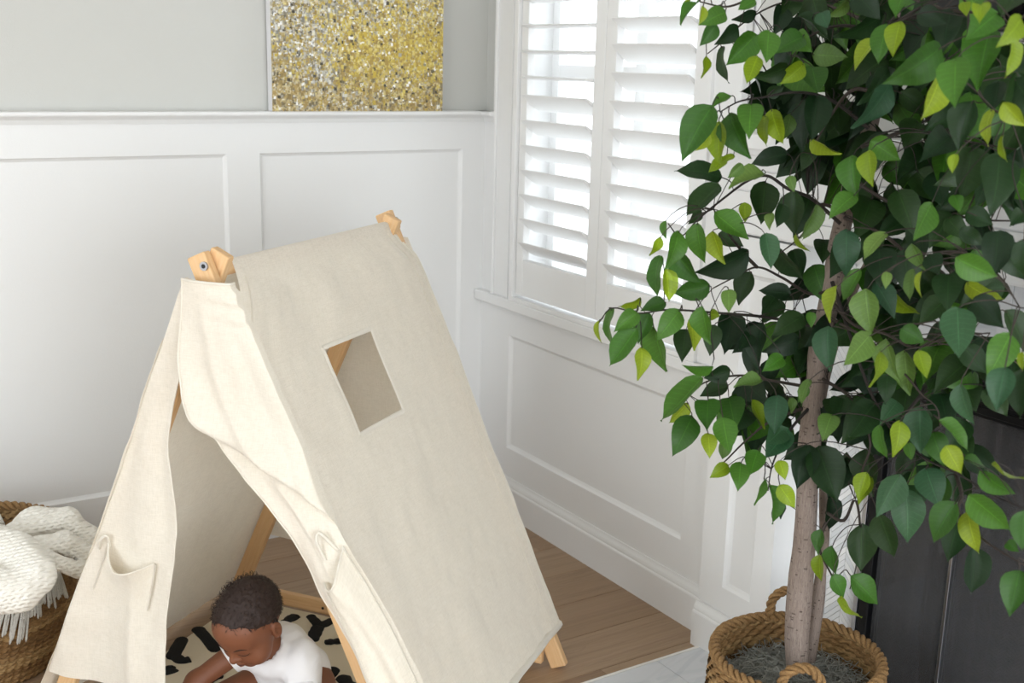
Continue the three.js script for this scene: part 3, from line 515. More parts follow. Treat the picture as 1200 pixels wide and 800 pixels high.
// ---------------------------------------------------------------- tufted rug inside the tent
{
  const r = thing('tufted_rug', 'cream tufted rug with black dashes inside the tent', 'rug', TENT.p, TENT.a);
  const sh = new THREE.Shape(), x0 = -0.452, x1 = 0.425, z0 = -0.335, z1 = 0.42, c = 0.06;
  sh.moveTo(x0 + c, -z0); sh.lineTo(x1 - c, -z0); sh.quadraticCurveTo(x1, -z0, x1, -z0 - c); sh.lineTo(x1, -z1 + c); sh.quadraticCurveTo(x1, -z1, x1 - c, -z1); sh.lineTo(x0 + c, -z1); sh.quadraticCurveTo(x0, -z1, x0, -z1 + c); sh.lineTo(x0, -z0 - c); sh.quadraticCurveTo(x0, -z0, x0 + c, -z0);
  const g = new THREE.ExtrudeGeometry(sh, { depth: 0.012, bevelEnabled: true, bevelSize: 0.004, bevelThickness: 0.004, bevelSegments: 2, curveSegments: 8 }); g.rotateX(-Math.PI / 2); g.translate(0, 0.005, 0); boxUV(g);
  mesh('pile', g, mat({ color: 0xeadfc8, roughness: 1, bumpMap: rep(fineNoise, 9, 9), bumpScale: 0.004 }), r);
  const ink = mat({ color: 0x0d0d0f, roughness: 1, bumpMap: rep(fineNoise, 30, 30), bumpScale: 0.004 });
  const L = (px, py) => toTent(onHeight(px, py, 0.026));
  const marks = [[[230, 733], [242, 746], [254, 762]], [[200, 771], [207, 758], [215, 745]], [[205, 767], [214, 772], [223, 770]], [[196, 779], [199, 783], [203, 787]], [[332, 729], [339, 724], [347, 719]], [[363, 719], [368, 725], [374, 732]], [[392, 724], [383, 728], [374, 732]], [[364, 750], [369, 741], [374, 732]], [[380, 751], [390, 750], [402, 749]], [[300, 790], [310, 797], [322, 800]], [[240, 800], [250, 792], [262, 790]], [[400, 790], [408, 800], [418, 808]], [[372, 800], [384, 792], [392, 780]]];
  marks.forEach((m, k) => { const p = m.map(([a, b]) => L(a, b)); const g2 = taperTube(p, (t) => 0.0172 * Math.sqrt(Math.max(0.002, 1 - Math.pow(Math.abs(2 * t - 1), 11))) * (1 + 0.14 * noise3(t * 6, k, 2)), 12, 26, 0.3, k); g2.translate(0, -0.0215, 0); g2.scale(1, 0.4, 1); g2.translate(0, 0.0195, 0); mesh('dash', g2, ink, r); });
}
// ---------------------------------------------------------------- baby sitting in the tent, facing out of it
{
  const b = thing('person', 'baby in a white short-sleeved bodysuit sitting in the tent looking down', 'person', [...fromTent(V(0, 0.0185, 0.1)).toArray()], TENT.a);
  const OY = 0.0185, OZ = 0.1, off = (p) => [p[0], p[1] - OY, p[2] - OZ];
  const skin = mat({ color: 0x7d4d34, roughness: 0.55 });
  // head frame: tilted forward, turned a little to its right
  const HC = off([0.0, 0.322, 0.275]), hq = new THREE.Quaternion().setFromEuler(new THREE.Euler(34 * D2R, -4 * D2R, 2 * D2R, 'YXZ')), hqi = hq.clone().invert();
  const tv = new THREE.Vector3(); const inHead = (x, y, z) => { tv.set(x - HC[0], y - HC[1], z - HC[2]).applyQuaternion(hqi); return tv; };
  function headSdf(X, Y, Z) { // own frame: x to its left, y up, z out of the face
    const x = Math.abs(X);
    let d = sdEll(X, Y, Z, [0, 0.026, -0.013], [0.066, 0.069, 0.081]);
    d = smin(d, sdEll(X, Y, Z, [0, -0.024, 0.026], [0.053, 0.058, 0.05]), 0.03);
    d = smin(d, sdEll(X, Y, Z, [0, 0.034, 0.035], [0.054, 0.042, 0.04]), 0.02);        // forehead
    d = smin(d, Math.hypot(x - 0.029, Y + 0.036, Z - 0.041) - 0.0285, 0.016);            // cheeks
    d = smin(d, Math.hypot(X, Y + 0.068, Z - 0.05) - 0.016, 0.018);                      // chin
    d = smin(d, sdCap(X, Y, Z, [0, 0.008, 0.07], [0, -0.016, 0.081], 0.006, 0.0085), 0.01); // nose
    d = smin(d, Math.hypot(X, Y + 0.018, Z - 0.0835) - 0.0088, 0.005);
    d = smin(d, Math.hypot(x - 0.0085, Y + 0.021, Z - 0.077) - 0.0066, 0.004);
    d = smin(d, sdEll(x, Y, Z, [0.027, 0.0, 0.059], [0.015, 0.011, 0.012]), 0.006);       // lids
    d = smin(d, sdCap(x, Y, Z, [0.014, 0.014, 0.07], [0.038, 0.014, 0.058], 0.004, 0.003), 0.012); // brow
    d = smin(d, sdCap(x, Y, Z, [0, -0.0385, 0.0785], [0.013, -0.042, 0.072], 0.0048, 0.003), 0.004); // upper lip
    d = smin(d, sdCap(x, Y, Z, [0, -0.0485, 0.0765], [0.011, -0.0475, 0.072], 0.0052, 0.003), 0.004); // lower lip
    d = Math.max(d, -(sdCap(x, Y, Z, [0, -0.0435, 0.083], [0.015, -0.0445, 0.075], 0.0014, 0.001)));
    const ear = smin(sdEll(x, Y, Z, [0.0685, -0.004, -0.006], [0.0075, 0.021, 0.014]), sdEll(x, Y, Z, [0.066, -0.016, -0.001], [0.008, 0.01, 0.009]), 0.006);
    d = smin(d, Math.max(ear, -sdEll(x, Y, Z, [0.076, -0.003, -0.004], [0.005, 0.013, 0.0075])), 0.004);
    return d;
  }
  const J = { pel: [0.0, 0.105, 0.1], chest: [0.008, 0.205, 0.175], neck: [0.004, 0.245, 0.222], hd: [0.0, 0.285, 0.25] };
  const limb = {
    rs: [-0.07, 0.215, 0.205], re: [-0.145, 0.15, 0.285], rw: [-0.155, 0.085, 0.375], rh: [-0.152, 0.066, 0.41],
    ls: [0.078, 0.212, 0.19], le: [0.115, 0.125, 0.235], lw: [0.075, 0.085, 0.32], lh: [0.06, 0.075, 0.352],
    rk: [-0.135, 0.075, 0.27], rf: [-0.03, 0.06, 0.36], lk: [0.15, 0.075, 0.26], lf: [0.045, 0.06, 0.365], hipR: [-0.055, 0.09, 0.1], hipL: [0.055, 0.09, 0.1],
  };
  for (const k in J) J[k] = off(J[k]); for (const k in limb) limb[k] = off(limb[k]);
  const torso = (x, y, z, e) => smin(sdCap(x, y, z, J.pel, J.chest, 0.078 + e, 0.062 + e), sdCap(x, y, z, limb.rs, limb.ls, 0.034 + e, 0.034 + e), 0.03);
  function bodySdf(x, y, z) {
    let d = torso(x, y, z, 0);
    d = smin(d, sdCap(x, y, z, J.neck, J.hd, 0.03, 0.033), 0.02);
    const l = limb;
    for (const s of ['r', 'l']) {
      const S = s === 'r' ? 'hipR' : 'hipL';
      let a = smin(sdCap(x, y, z, l[s + 's'], l[s + 'e'], 0.028, 0.0225), sdCap(x, y, z, l[s + 'e'], l[s + 'w'], 0.0255, 0.0165), 0.012);
      a = smin(a, sdCap(x, y, z, l[s + 'w'], l[s + 'h'], 0.0165, 0.017), 0.01);
      d = smin(d, a, 0.014);
      let g = smin(sdCap(x, y, z, l[S], l[s + 'k'], 0.05, 0.038), sdCap(x, y, z, l[s + 'k'], l[s + 'f'], 0.037, 0.024), 0.015);
      g = smin(g, sdCap(x, y, z, l[s + 'f'], [l[s + 'f'][0] + (s === 'r' ? 0.045 : -0.045), l[s + 'f'][1] - 0.01, l[s + 'f'][2] + 0.035], 0.022, 0.016), 0.012);
      d = smin(d, g, 0.02);
    }
    return d;
  }
  // hands with separate fingers, each its own chain from the palm
  const fingerBits = [];
  for (const s of ['r', 'l']) {
    const w = V(...limb[s + 'w']), h = V(...limb[s + 'h']), f = h.clone().sub(w).normalize(), up = V(0, 1, 0), across = f.clone().cross(up).normalize(), o = s === 'r' ? 1 : -1;
    for (let k = 0; k < 4; k++) { const base = h.clone().addScaledVector(across, (k - 1.5) * 0.0095).addScaledVector(f, 0.008), len = [0.026, 0.029, 0.028, 0.022][k]; fingerBits.push(taperTube([base, base.clone().addScaledVector(f, len * 0.45).add(V(0, 0.001, 0)), base.clone().addScaledVector(f, len * 0.8).add(V(0, -0.006, 0)), base.clone().addScaledVector(f, len).add(V(0, -0.013, 0))], (t) => 0.0058 - 0.0016 * t, 8, 10)); fingerBits.push(new THREE.SphereGeometry(0.0042, 8, 6).translate(base.x + f.x * len, base.y - 0.013, base.z + f.z * len)); }
    const tb = h.clone().addScaledVector(across, -o * 0.013).addScaledVector(f, -0.008); fingerBits.push(taperTube([tb, tb.clone().addScaledVector(across, -o * 0.01).addScaledVector(f, 0.01), tb.clone().addScaledVector(across, -o * 0.012).addScaledVector(f, 0.024).add(V(0, -0.005, 0))], (t) => 0.0066 - 0.0016 * t, 8, 8));
  }
  const bodyG = surfaceNets(bodySdf, V(-0.24, -0.01, -0.12), V(0.24, 0.29, 0.36), 0.0062);
  const headG = surfaceNets(headSdf, V(-0.085, -0.09, -0.105), V(0.085, 0.105, 0.1), 0.0026); headG.applyQuaternion(hq); headG.translate(...HC);
  mesh('body', merged([bodyG, headG, ...fingerBits]), skin, b);
  // shirt: torso and short sleeves, open at the neck and the sleeve ends
  const sleeveEnd = (s) => { const a = V(...limb[s + 's']), c = V(...limb[s + 'e']); return { p: a.clone().lerp(c, s === 'r' ? 0.3 : 0.55), n: c.clone().sub(a).normalize() }; };
  const ends = { r: sleeveEnd('r'), l: sleeveEnd('l') };
  function shirtSdf(x, y, z) {
    let d = torso(x, y, z, 0.007);
    for (const s of ['r', 'l']) { const { p, n } = ends[s]; const a = sdCap(x, y, z, limb[s + 's'], limb[s + 'e'], 0.041, 0.037); d = smin(d, Math.max(a, (x - p.x) * n.x + (y - p.y) * n.y + (z - p.z) * n.z), 0.012); }
    d += 0.004 * noise3(x * 34, y * 22, z * 34) + 0.0026 * noise3(x * 80, y * 24, z * 50);
    const neck = sdCap(x, y, z, J.neck, [J.neck[0], J.neck[1] + 0.06, J.neck[2] + 0.05], 0.036, 0.056);
    const q = inHead(x, y, z); const cut = (x - J.neck[0]) * 0.05 + (y - J.neck[1]) * 0.77 + (z - J.neck[2]) * 0.64 - 0.012; return Math.max(d, -neck, cut, 0.013 - headSdf(q.x, q.y, q.z));
  }
  const cottonWhite = mat({ color: 0xf2f1f2, roughness: 0.9, bumpMap: rep(weaveBump, 14, 14), bumpScale: 0.0004 });
  const sh = mesh('bodysuit', surfaceNets(shirtSdf, V(-0.2, -0.002, -0.12), V(0.2, 0.29, 0.26), 0.0048), cottonWhite, b);
  const ring = (c, n, r, rr) => { const g = new THREE.TorusGeometry(r, rr, 6, 36); g.applyQuaternion(new THREE.Quaternion().setFromUnitVectors(V(0, 0, 1), n)); g.translate(c.x, c.y, c.z); return g; };
  mesh('sleeve_hem', ring(ends.l.p, ends.l.n, 0.0375, 0.003), cottonWhite, sh); mesh('sleeve_hem', ring(ends.r.p, ends.r.n, 0.0375, 0.003), cottonWhite, sh);
  // hair: a close cap with short curls
  const hairMat = mat({ color: 0x2c1d17, roughness: 0.7 });
  const line = (y, z, x) => y - (0.033 + (z > 0 ? 0.78 * z : 0.8 * z) - 0.08 * Math.abs(x) + 0.006 * noise3(x * 70, z * 70, 3) + 0.003 * noise3(x * 190, z * 190, 6));
  const hairSdf = (x, y, z) => Math.max(headSdf(x, y, z) - 0.0026 - 0.0022 * noise3(x * 150, y * 150, z * 150) * 0.9, -line(y, z, x) * 0.85);
  const hg = surfaceNets(hairSdf, V(-0.085, -0.07, -0.11), V(0.085, 0.11, 0.1), 0.0026);
  const r = rng(88), curls = [], hp = hg.attributes.position, hn = hg.attributes.normal;
  for (let i = 0; i < 1500; i++) {
    const k = Math.floor(r() * hp.count), P = V(hp.getX(k), hp.getY(k), hp.getZ(k)), N = V(hn.getX(k), hn.getY(k), hn.getZ(k)); if ( N.dot(P) < 0) continue;
    const s = V(r() - 0.5, r() - 0.5, r() - 0.5).cross(N).normalize(), l = 0.0025 + 0.004 * r() + (P.x < -0.012 && P.z < 0.02 && P.y > 0.03 ? 0.011 * r() : 0);
    curls.push(taperTube([P, P.clone().addScaledVector(N, l * 0.55).addScaledVector(s, l * 0.15), P.clone().addScaledVector(N, l * 0.7).addScaledVector(s, l * 0.6)], (t) => 0.0007 * (1 - 0.6 * t), 3, 4));
  }
  { // sparse fine hairs over the temples and forehead edge
    const sg = surfaceNets(headSdf, V(-0.085, -0.03, -0.105), V(0.085, 0.105, 0.1), 0.0036), p = sg.attributes.position, n = sg.attributes.normal;
    for (let i = 0; i < 2600; i++) { const k = Math.floor(r() * p.count), P = V(p.getX(k), p.getY(k), p.getZ(k)), N = V(n.getX(k), n.getY(k), n.getZ(k)), q = line(P.y, P.z, P.x);
      if (q > 0.004 || q < -0.02 * r() * r() - 0.001 || Math.abs(P.x) > 0.071 || N.dot(P) < 0) continue;
      const s = V(r() - 0.5, -0.6 - r(), r() - 0.5).cross(N).cross(N).negate().normalize(), l = 0.004 + 0.003 * r();
      curls.push(taperTube([P.clone().addScaledVector(N, 0.0002), P.clone().addScaledVector(N, 0.0009).addScaledVector(s, l * 0.5), P.clone().addScaledVector(N, 0.0006).addScaledVector(s, l)], (t) => 0.00055 * (1 - 0.5 * t), 3, 3)); }
  }
  const hair = merged([hg, ...curls]); hair.applyQuaternion(hq); hair.translate(...HC);
  mesh('hair', hair, hairMat, b);
  const onFace = (pts, rad, name, m) => { const g = merged(pts.map((q) => taperTube(q.map(([x, y, z]) => { // settle on the skin
    let d = headSdf(x, y, z), zz = z; for (let i = 0; i < 12; i++) { zz -= headSdf(x, y, zz) * 0.8; } return V(x, y, zz); }), (t) => rad * (0.35 + 0.65 * Math.sin(Math.PI * clamp(t, 0.02, 0.98))), 6, 12))); g.applyQuaternion(hq); g.translate(...HC); return mesh(name, g, m, b); };
  const lash = mat({ color: 0x140c0a, roughness: 0.8 }), browM = mat({ color: 0x2a1a13, roughness: 0.9 }), lipM = mat({ color: 0x8a4a3e, roughness: 0.4 });
  for (const s of [-1, 1]) { onFace([[[s * 0.014, -0.004, 0.08], [s * 0.02, -0.0075, 0.08], [s * 0.028, -0.0085, 0.08], [s * 0.036, -0.006, 0.08], [s * 0.041, -0.002, 0.08]]], 0.0013, 'eyelashes', lash); onFace([[[s * 0.013, 0.013, 0.09], [s * 0.022, 0.0175, 0.09], [s * 0.032, 0.0175, 0.09], [s * 0.041, 0.012, 0.08]]], 0.0018, 'eyebrow', browM); }
  onFace([[[-0.014, -0.0445, 0.09], [-0.005, -0.0432, 0.09], [0, -0.0438, 0.09], [0.005, -0.0432, 0.09], [0.014, -0.0445, 0.09]]], 0.0016, 'mouth', mat({ color: 0x3a1714, roughness: 0.5 }));
}

// ---------------------------------------------------------------- woven baskets
const fibre = canvasTex(512, 128, (g, w, h) => { const r = rng(9); g.fillStyle = '#d8d8d8'; g.fillRect(0, 0, w, h); for (let i = 0; i < 900; i++) { g.globalAlpha = 0.1 + 0.3 * r(); g.fillStyle = ['#ffffff', '#8a8a8a', '#f2efe6', '#5e5750', '#b9b2a8'][Math.floor(r() * 5)]; g.fillRect(r() * w, r() * h, 12 + r() * 70, 1 + r() * 3); } g.globalAlpha = 1; });
const straw = ['#b58d5a', '#9c7546', '#c8a26c', '#8a6438'].map((c) => mat({ color: c, map: rep(fibre, 9, 30), roughness: 0.8, bumpMap: rep(fibre, 9, 30), bumpScale: 0.0016 }));
// a coil lying round the basket: plaited lumps run along it
function coil(R, y, r, lumps, phase, skew = 1, oval = 1) {
  const nT = lumps * 6, nP = 8, pos = [], uv = [], idx = [];
  for (let i = 0; i <= nT; i++) { const a = i / nT * Math.PI * 2;
    for (let k = 0; k <= nP; k++) { const p = k / nP * Math.PI * 2, w = 1 + 0.34 * Math.cos(lumps * a + skew * p + phase) + 0.16 * noise3(a * 23, y * 90, 5) + 0.05 * noise3(a * 30, p, y * 50), rr = r * w;
      const rad = R + Math.cos(p) * rr; pos.push(Math.cos(a) * rad * oval, y + Math.sin(p) * rr * 1.08, Math.sin(a) * rad); uv.push(a * R, p * r); } }
  for (let i = 0; i < nT; i++) for (let k = 0; k < nP; k++) { const a = i * (nP + 1) + k, b = a + nP + 1; idx.push(a, b, a + 1, b, b + 1, a + 1); }
  const g = new THREE.BufferGeometry(); g.setAttribute('position', new THREE.Float32BufferAttribute(pos, 3)); g.setAttribute('uv', new THREE.Float32BufferAttribute(uv, 2)); g.setIndex(idx); g.computeVertexNormals(); return g;
}
// strands wound round a path
function plait(path, r, turns, strands, seg, radial = 6) {
  const c = new THREE.CatmullRomCurve3(path, false, 'centripetal'), fr = c.computeFrenetFrames(seg, false), out = [];
  for (let s = 0; s < strands; s++) { const pts = []; for (let i = 0; i <= seg; i++) { const t = i / seg, a = t * turns * Math.PI * 2 + s / strands * Math.PI * 2; pts.push(c.getPointAt(t).addScaledVector(fr.normals[i], Math.cos(a) * r * 0.6).addScaledVector(fr.binormals[i], Math.sin(a) * r * 0.6)); } out.push(taperTube(pts, (t) => r * 0.5 * (1 + 0.18 * noise3(t * turns * 3, s * 7, 2)), radial, seg * 2)); }
  return merged(out);
}
const ringPath = (R, y, n = 40, from = 0, span = Math.PI * 2) => stops(from, from + span, n).map((a) => V(Math.cos(a) * R, y, Math.sin(a) * R));
const PLANT = { x: -0.312, z: 1.858, R: 0.178, h: 0.33 };
{
  const b = thing('planter_basket', 'woven seagrass basket with two loop handles holding the ficus', 'basket', [PLANT.x, 0.006, PLANT.z]);
  const r = rng(12), rows = 22, h = PLANT.h - 0.02;
  mesh('basket_base', new THREE.CylinderGeometry(0.165, 0.16, 0.012, 48).translate(0, 0.007, 0), straw[1], b);
  for (let k = 0; k < rows; k++) { const t = k / (rows - 1), R = 0.165 + 0.018 * Math.sin(t * 2.2) - 0.003 * t; mesh('woven_row', coil(R, 0.012 + t * (h - 0.02), 0.0084, 34, k % 2 * Math.PI, 1.4), straw[Math.floor(r() * 3)], b); }
  mesh('rim', plait(ringPath(PLANT.R - 0.001, h, 60), 0.012, 19, 3, 220), straw[0], b);
  const view = Math.atan2(EYE.z - PLANT.z, EYE.x - PLANT.x);
  for (const s of [0, 1]) { // one handle on the near side of the rim, one on the far side
    const a0 = view + (s ? Math.PI - 0.2 : -0.08), half = s ? 0.2 : 0.22, P = (a, y, dr = 0) => V(Math.cos(a) * (PLANT.R + dr), y, Math.sin(a) * (PLANT.R + dr));
    mesh('handle', plait([P(a0 - half, h - 0.03, 0.002), P(a0 - half, h + 0.012), P(a0 - half * 0.9, h + 0.04), P(a0 - half * 0.35, h + 0.062), P(a0 + half * 0.35, h + 0.062), P(a0 + half * 0.9, h + 0.04), P(a0 + half, h + 0.012), P(a0 + half, h - 0.03, 0.002)], 0.0105, 4.5, 3, 80), straw[0], b);
  }
  // dry grey moss covering the soil
  const moss = [], q = rng(77);
  for (let i = 0; i < 1500; i++) { const a = q() * 6.283, R = Math.sqrt(q()) * 0.145, x = Math.cos(a) * R, z = Math.sin(a) * R, y = 0.222 + 0.026 * q() + 0.02 * (1 - R / 0.15), d = q() * 6.283, l = 0.02 + 0.03 * q(); const pts = []; for (let k = 0; k < 4; k++) { const w = d + k * (q() - 0.5) * 1.6; pts.push(V(x + Math.cos(w) * l * (k - 1.5) / 1.5, y + 0.03 * (q() - 0.35), z + Math.sin(w) * l * (k - 1.5) / 1.5)); } moss.push(tube(pts, 0.0006 + 0.0006 * q(), 3, 6)); }
  mesh('soil', new THREE.CylinderGeometry(0.156, 0.156, 0.03, 40).translate(0, 0.202, 0), mat({ color: 0x3b3a36, roughness: 1 }), b);
  const m = mesh('moss', merged(moss), mat({ color: 0x9d9e96, roughness: 1 })); m.position.set(PLANT.x, 0.006, PLANT.z); tag(m, 'tangled grey dried moss filling the planter basket', 'moss', { kind: 'stuff' });
}
const BK = { x: -1.748, z: 0.385, h: 0.33 };
{
  const b = thing('storage_basket', 'round coiled straw basket with a throw over its rim', 'basket', [BK.x, 0, BK.z]);
  const r = rng(19), rows = 20;
  mesh('basket_base', new THREE.CylinderGeometry(0.19, 0.19, 0.012, 48).translate(0, 0.007, 0), straw[1], b);
  for (let k = 0; k < rows; k++) { const t = k / (rows - 1), R = 0.198 + 0.05 * Math.sin(t * 1.9); mesh('coil', coil(R, 0.014 + t * (BK.h - 0.03), 0.0089, 64, k * 0.7, 2), straw[Math.floor(r() * 3)], b); }
  mesh('rim', plait(ringPath(0.245, BK.h - 0.004, 60), 0.013, 24, 3, 240), straw[0], b);
}
{ // the throw: soft rolls of knit lying over the rim, with tassels hanging down the side
  const ax = V(BK.x, 0, BK.z);
  const b = thing('throw_blanket', 'white knitted throw with tassels spilling over the straw basket', 'blanket', [BK.x, BK.h, BK.z]);
  const Q = (px, py, h) => { const p = onHeight(px, py, h); return [p.x - BK.x, h - BK.h, p.z - BK.z]; };
  const caps = [
    [Q(-30, 640, 0.39), Q(10, 652, 0.4), 0.065, 0.065], [Q(10, 652, 0.4), Q(40, 672, 0.385), 0.062, 0.05], [Q(-20, 690, 0.37), Q(22, 692, 0.36), 0.06, 0.05],
    [Q(12, 632, 0.4), Q(40, 612, 0.415), 0.034, 0.036], [Q(40, 612, 0.415), Q(78, 612, 0.405), 0.036, 0.036], [Q(78, 612, 0.405), Q(104, 632, 0.36), 0.036, 0.032], [Q(104, 632, 0.36), Q(112, 660, 0.3), 0.032, 0.024],
    [Q(45, 640, 0.39), Q(74, 636, 0.385), 0.027, 0.028], [Q(74, 636, 0.385), Q(102, 650, 0.345), 0.028, 0.024], [Q(58, 655, 0.372), Q(92, 668, 0.325), 0.022, 0.02], [Q(-60, 640, 0.37), Q(-30, 620, 0.38), 0.07, 0.07], [Q(-70, 690, 0.35), Q(-20, 690, 0.36), 0.07, 0.06],
  ];
  const sdf = (x, y, z) => { let d = 9; for (const [a, c, ra, rb] of caps) d = smin(d, sdCap(x, y, z, a, c, ra, rb), 0.012); return d + 0.005 * noise3(x * 26, y * 26, z * 26) + 0.0022 * noise3(x * 90, y * 90, z * 90); };
  const lo = V(9, 9, 9), hi = V(-9, -9, -9); for (const [a, c, ra] of caps) for (const p of [a, c]) { lo.min(V(p[0] - ra - 0.03, p[1] - ra - 0.03, p[2] - ra - 0.03)); hi.max(V(p[0] + ra + 0.03, p[1] + ra + 0.03, p[2] + ra + 0.03)); }
  const knit = dataTex(128, (u, v, i, j) => { const c = 128 + 60 * Math.sin(i * Math.PI / 8 + Math.sin(j * Math.PI / 8) * 1.4) + 45 * Math.sin(j * Math.PI / 4) + 30 * noise3(i * 0.6, j * 0.6, 4); return [c, c, c]; }, false);
  const wool = mat({ color: 0xf0ece2, roughness: 1, bumpMap: rep(knit, 7, 7), bumpScale: 0.004 });
  mesh('knit', surfaceNets(sdf, lo, hi, 0.0062), wool, b);
  // tassels down the side of the basket
  const onSide = (px, py, R) => { const d = sight(px, py), ox = EYE.x - BK.x, oz = EYE.z - BK.z, A = d.x * d.x + d.z * d.z, B = ox * d.x + oz * d.z, C = ox * ox + oz * oz - R * R, D = B * B - A * C; const t = D > 0 ? (-B - Math.sqrt(D)) / A : -B / A; return V(EYE.x + d.x * t - BK.x, EYE.y + d.y * t - BK.h, EYE.z + d.z * t - BK.z); };
  const bunch = [[10, 694, -4, 746, 20], [30, 690, 20, 752, 14], [42, 684, 42, 722, 10], [54, 674, 57, 710, 9], [64, 664, 72, 700, 9], [70, 648, 88, 671, 9]];
  const r = rng(42);
  for (const [x0, y0, x1, y1, sp] of bunch) { const g = []; for (let k = 0; k < 8; k++) { const e = (k - 3.5) / 7, j = r() - 0.5; const a = onSide(x0 + e * sp * 0.4, y0 - 4, 0.268), c = onSide(x0 + (x1 - x0) * 0.5 + e * sp * 1.15 + j * 3, (y0 + y1) / 2, 0.276), d = onSide(x1 + e * sp * 1.5 + j * 5, y1 + j * 8, 0.272); g.push(taperTube([a, a.clone().lerp(c, 0.5).add(V(0, 0, 0.004)), c, d], (t) => 0.0036 * (t > 0.96 ? 0.35 : 1 - 0.15 * t), 6, 22, 0.3, k)); } mesh('tassel', merged(g), wool, b); }
}

// ---------------------------------------------------------------- ficus tree
{
  const TX = -0.292, TZ = 1.838;
  const tree = thing('ficus_tree', 'tall leafy artificial ficus tree standing in the woven basket', 'tree', [TX, 0.2, TZ]);
  const fw = V(Math.sin(32.825 * D2R), 0, -Math.cos(32.825 * D2R)), base = V(TX, 0, TZ), org = V(TX, 0.2, TZ);
  // the crown stands off the wall: towards its right side it comes forward into the room
  const forward = (px) => px > 960 ? (px - 960) / 240 * 0.5 : -(960 - px) / 260 * 0.04;
  function at(px, py, off = 0) {
    let o = forward(px) + off, p;
    for (let k = 0; k < 20; k++) { p = onPlane(px, py, fw, fw.dot(base) - o); if (p.x < -0.25 || (p.z < 1.2 && p.x < -0.1)) break; o += 0.03; }
    return p.sub(org);
  }
  const barkTex = canvasTex(512, 1024, (g, w, h) => { const r = rng(6); g.fillStyle = '#8f8076'; g.fillRect(0, 0, w, h); for (let i = 0; i < 5200; i++) { g.globalAlpha = 0.08 + 0.22 * r(); g.fillStyle = ['#5f5148', '#b0a499', '#6f6158', '#c2b7ac', '#463a33'][Math.floor(r() * 5)]; g.fillRect(r() * w, r() * h, 1 + r() * 4, 6 + r() * 40); } for (let i = 0; i < 160; i++) { g.globalAlpha = 0.35 + 0.4 * r(); g.fillStyle = '#3d322c'; g.fillRect(r() * w, r() * h, 8 + r() * 22, 3 + r() * 5); } g.globalAlpha = 1; });
  const bark = mat({ roughness: 0.9, bumpMap: rep(barkTex, 6.25, 2.4), bumpScale: 0.003, map: rep(barkTex, 6.25, 2.4) });
  const stemM = mat({ color: 0x3b332d, roughness: 0.85 }), wireM = mat({ color: 0x2c2622, roughness: 0.85 });
  const tp = (l, off = 0) => l.map(([x, y]) => { const p = onPlane(x, y, fw, fw.dot(base) - off); return p.sub(org); });
  const low = V(0.005, 0.0, 0.004);
  mesh('trunk', taperTube([low, ...tp([[936, 720], [944, 610], [950, 505], [962, 400], [978, 320], [990, 250], [1006, 190], [1024, 125], [1042, 40], [1052, -40], [1060, -120]])], (t) => lerp(0.0275, 0.013, Math.pow(t, 1.1)), 14, 80, 0.16, 1), bark, tree);
  mesh('trunk', taperTube([V(0.045, 0, -0.01), ...tp([[957, 715], [966, 625], [966, 570], [960, 520], [962, 470], [985, 380], [1020, 300], [1060, 220]], -0.045)], (t) => lerp(0.015, 0.006, t), 10, 50, 0.18, 9), bark, tree);
  const branchPx = [
    [[1018, 150], [975, 118], [936, 108], [894, 114], [866, 119], [844, 131]], [[1042, 40], [985, 12], [940, 0], [908, 6], [875, 24], [844, 51], [829, 63]], [[940, 0], [890, -4], [850, 8], [820, 2]],
    [[985, 262], [950, 232], [923, 221], [899, 206], [880, 210], [842, 237], [818, 257], [797, 277], [783, 262]], [[974, 340], [949, 344], [916, 325], [887, 313], [860, 325], [835, 338]], [[887, 313], [870, 295], [850, 268], [836, 245]],
    [[966, 385], [900, 372], [847, 367], [780, 363], [749, 367], [716, 361], [702, 378]], [[957, 455], [905, 446], [862, 440], [822, 450], [795, 478]], [[952, 475], [905, 492], [872, 518], [850, 540], [838, 550]], [[955, 470], [925, 505], [905, 545], [900, 575]],
    [[968, 600], [988, 610], [1002, 585], [1008, 620], [1003, 665], [996, 690]], [[968, 612], [960, 640], [975, 675], [985, 700]], [[975, 330], [1030, 480], [1079, 534], [1120, 554], [1172, 584], [1205, 597]], [[1120, 554], [1127, 580], [1124, 600], [1150, 630], [1180, 650], [1210, 667]],
    [[968, 370], [1020, 400], [1062, 440], [1080, 462], [1098, 478], [1102, 500]], [[1080, 462], [1062, 485], [1058, 505]], [[1000, 212], [1050, 240], [1095, 247], [1145, 257], [1205, 259]], [[990, 255], [1030, 272], [1075, 302], [1120, 295], [1170, 322], [1195, 360]],
    [[1044, 30], [1090, 4], [1132, 2], [1134, 40], [1128, 55], [1104, 74]], [[1134, 40], [1140, 90], [1160, 125], [1185, 140]], [[972, 350], [1000, 380], [1040, 392], [1070, 407], [1110, 395], [1160, 390]], [[1040, 40], [985, 30], [950, 42], [928, 66]], [[990, 250], [960, 240], [940, 275], [915, 296]],
    [[1050, -10], [1110, 12], [1160, 18], [1205, 50]], [[1010, 172], [1070, 152], [1130, 165], [1190, 175]], [[958, 440], [1000, 470], [1020, 520], [1010, 560], [1045, 580]], [[1030, 110], [1000, 105], [965, 150], [950, 180]],
  ];
  const nodes = [], offs = [0.12, -0.05, 0.1, 0.06, -0.02, 0.14, 0.16, 0.1, 0.02, 0.12, -0.02, 0.06, 0.12, 0.14, 0.12, 0.14, -0.1, 0.02, 0.08, 0.1, 0.06, 0.12, 0.05, 0.05, 0.02, 0.1, 0.1];
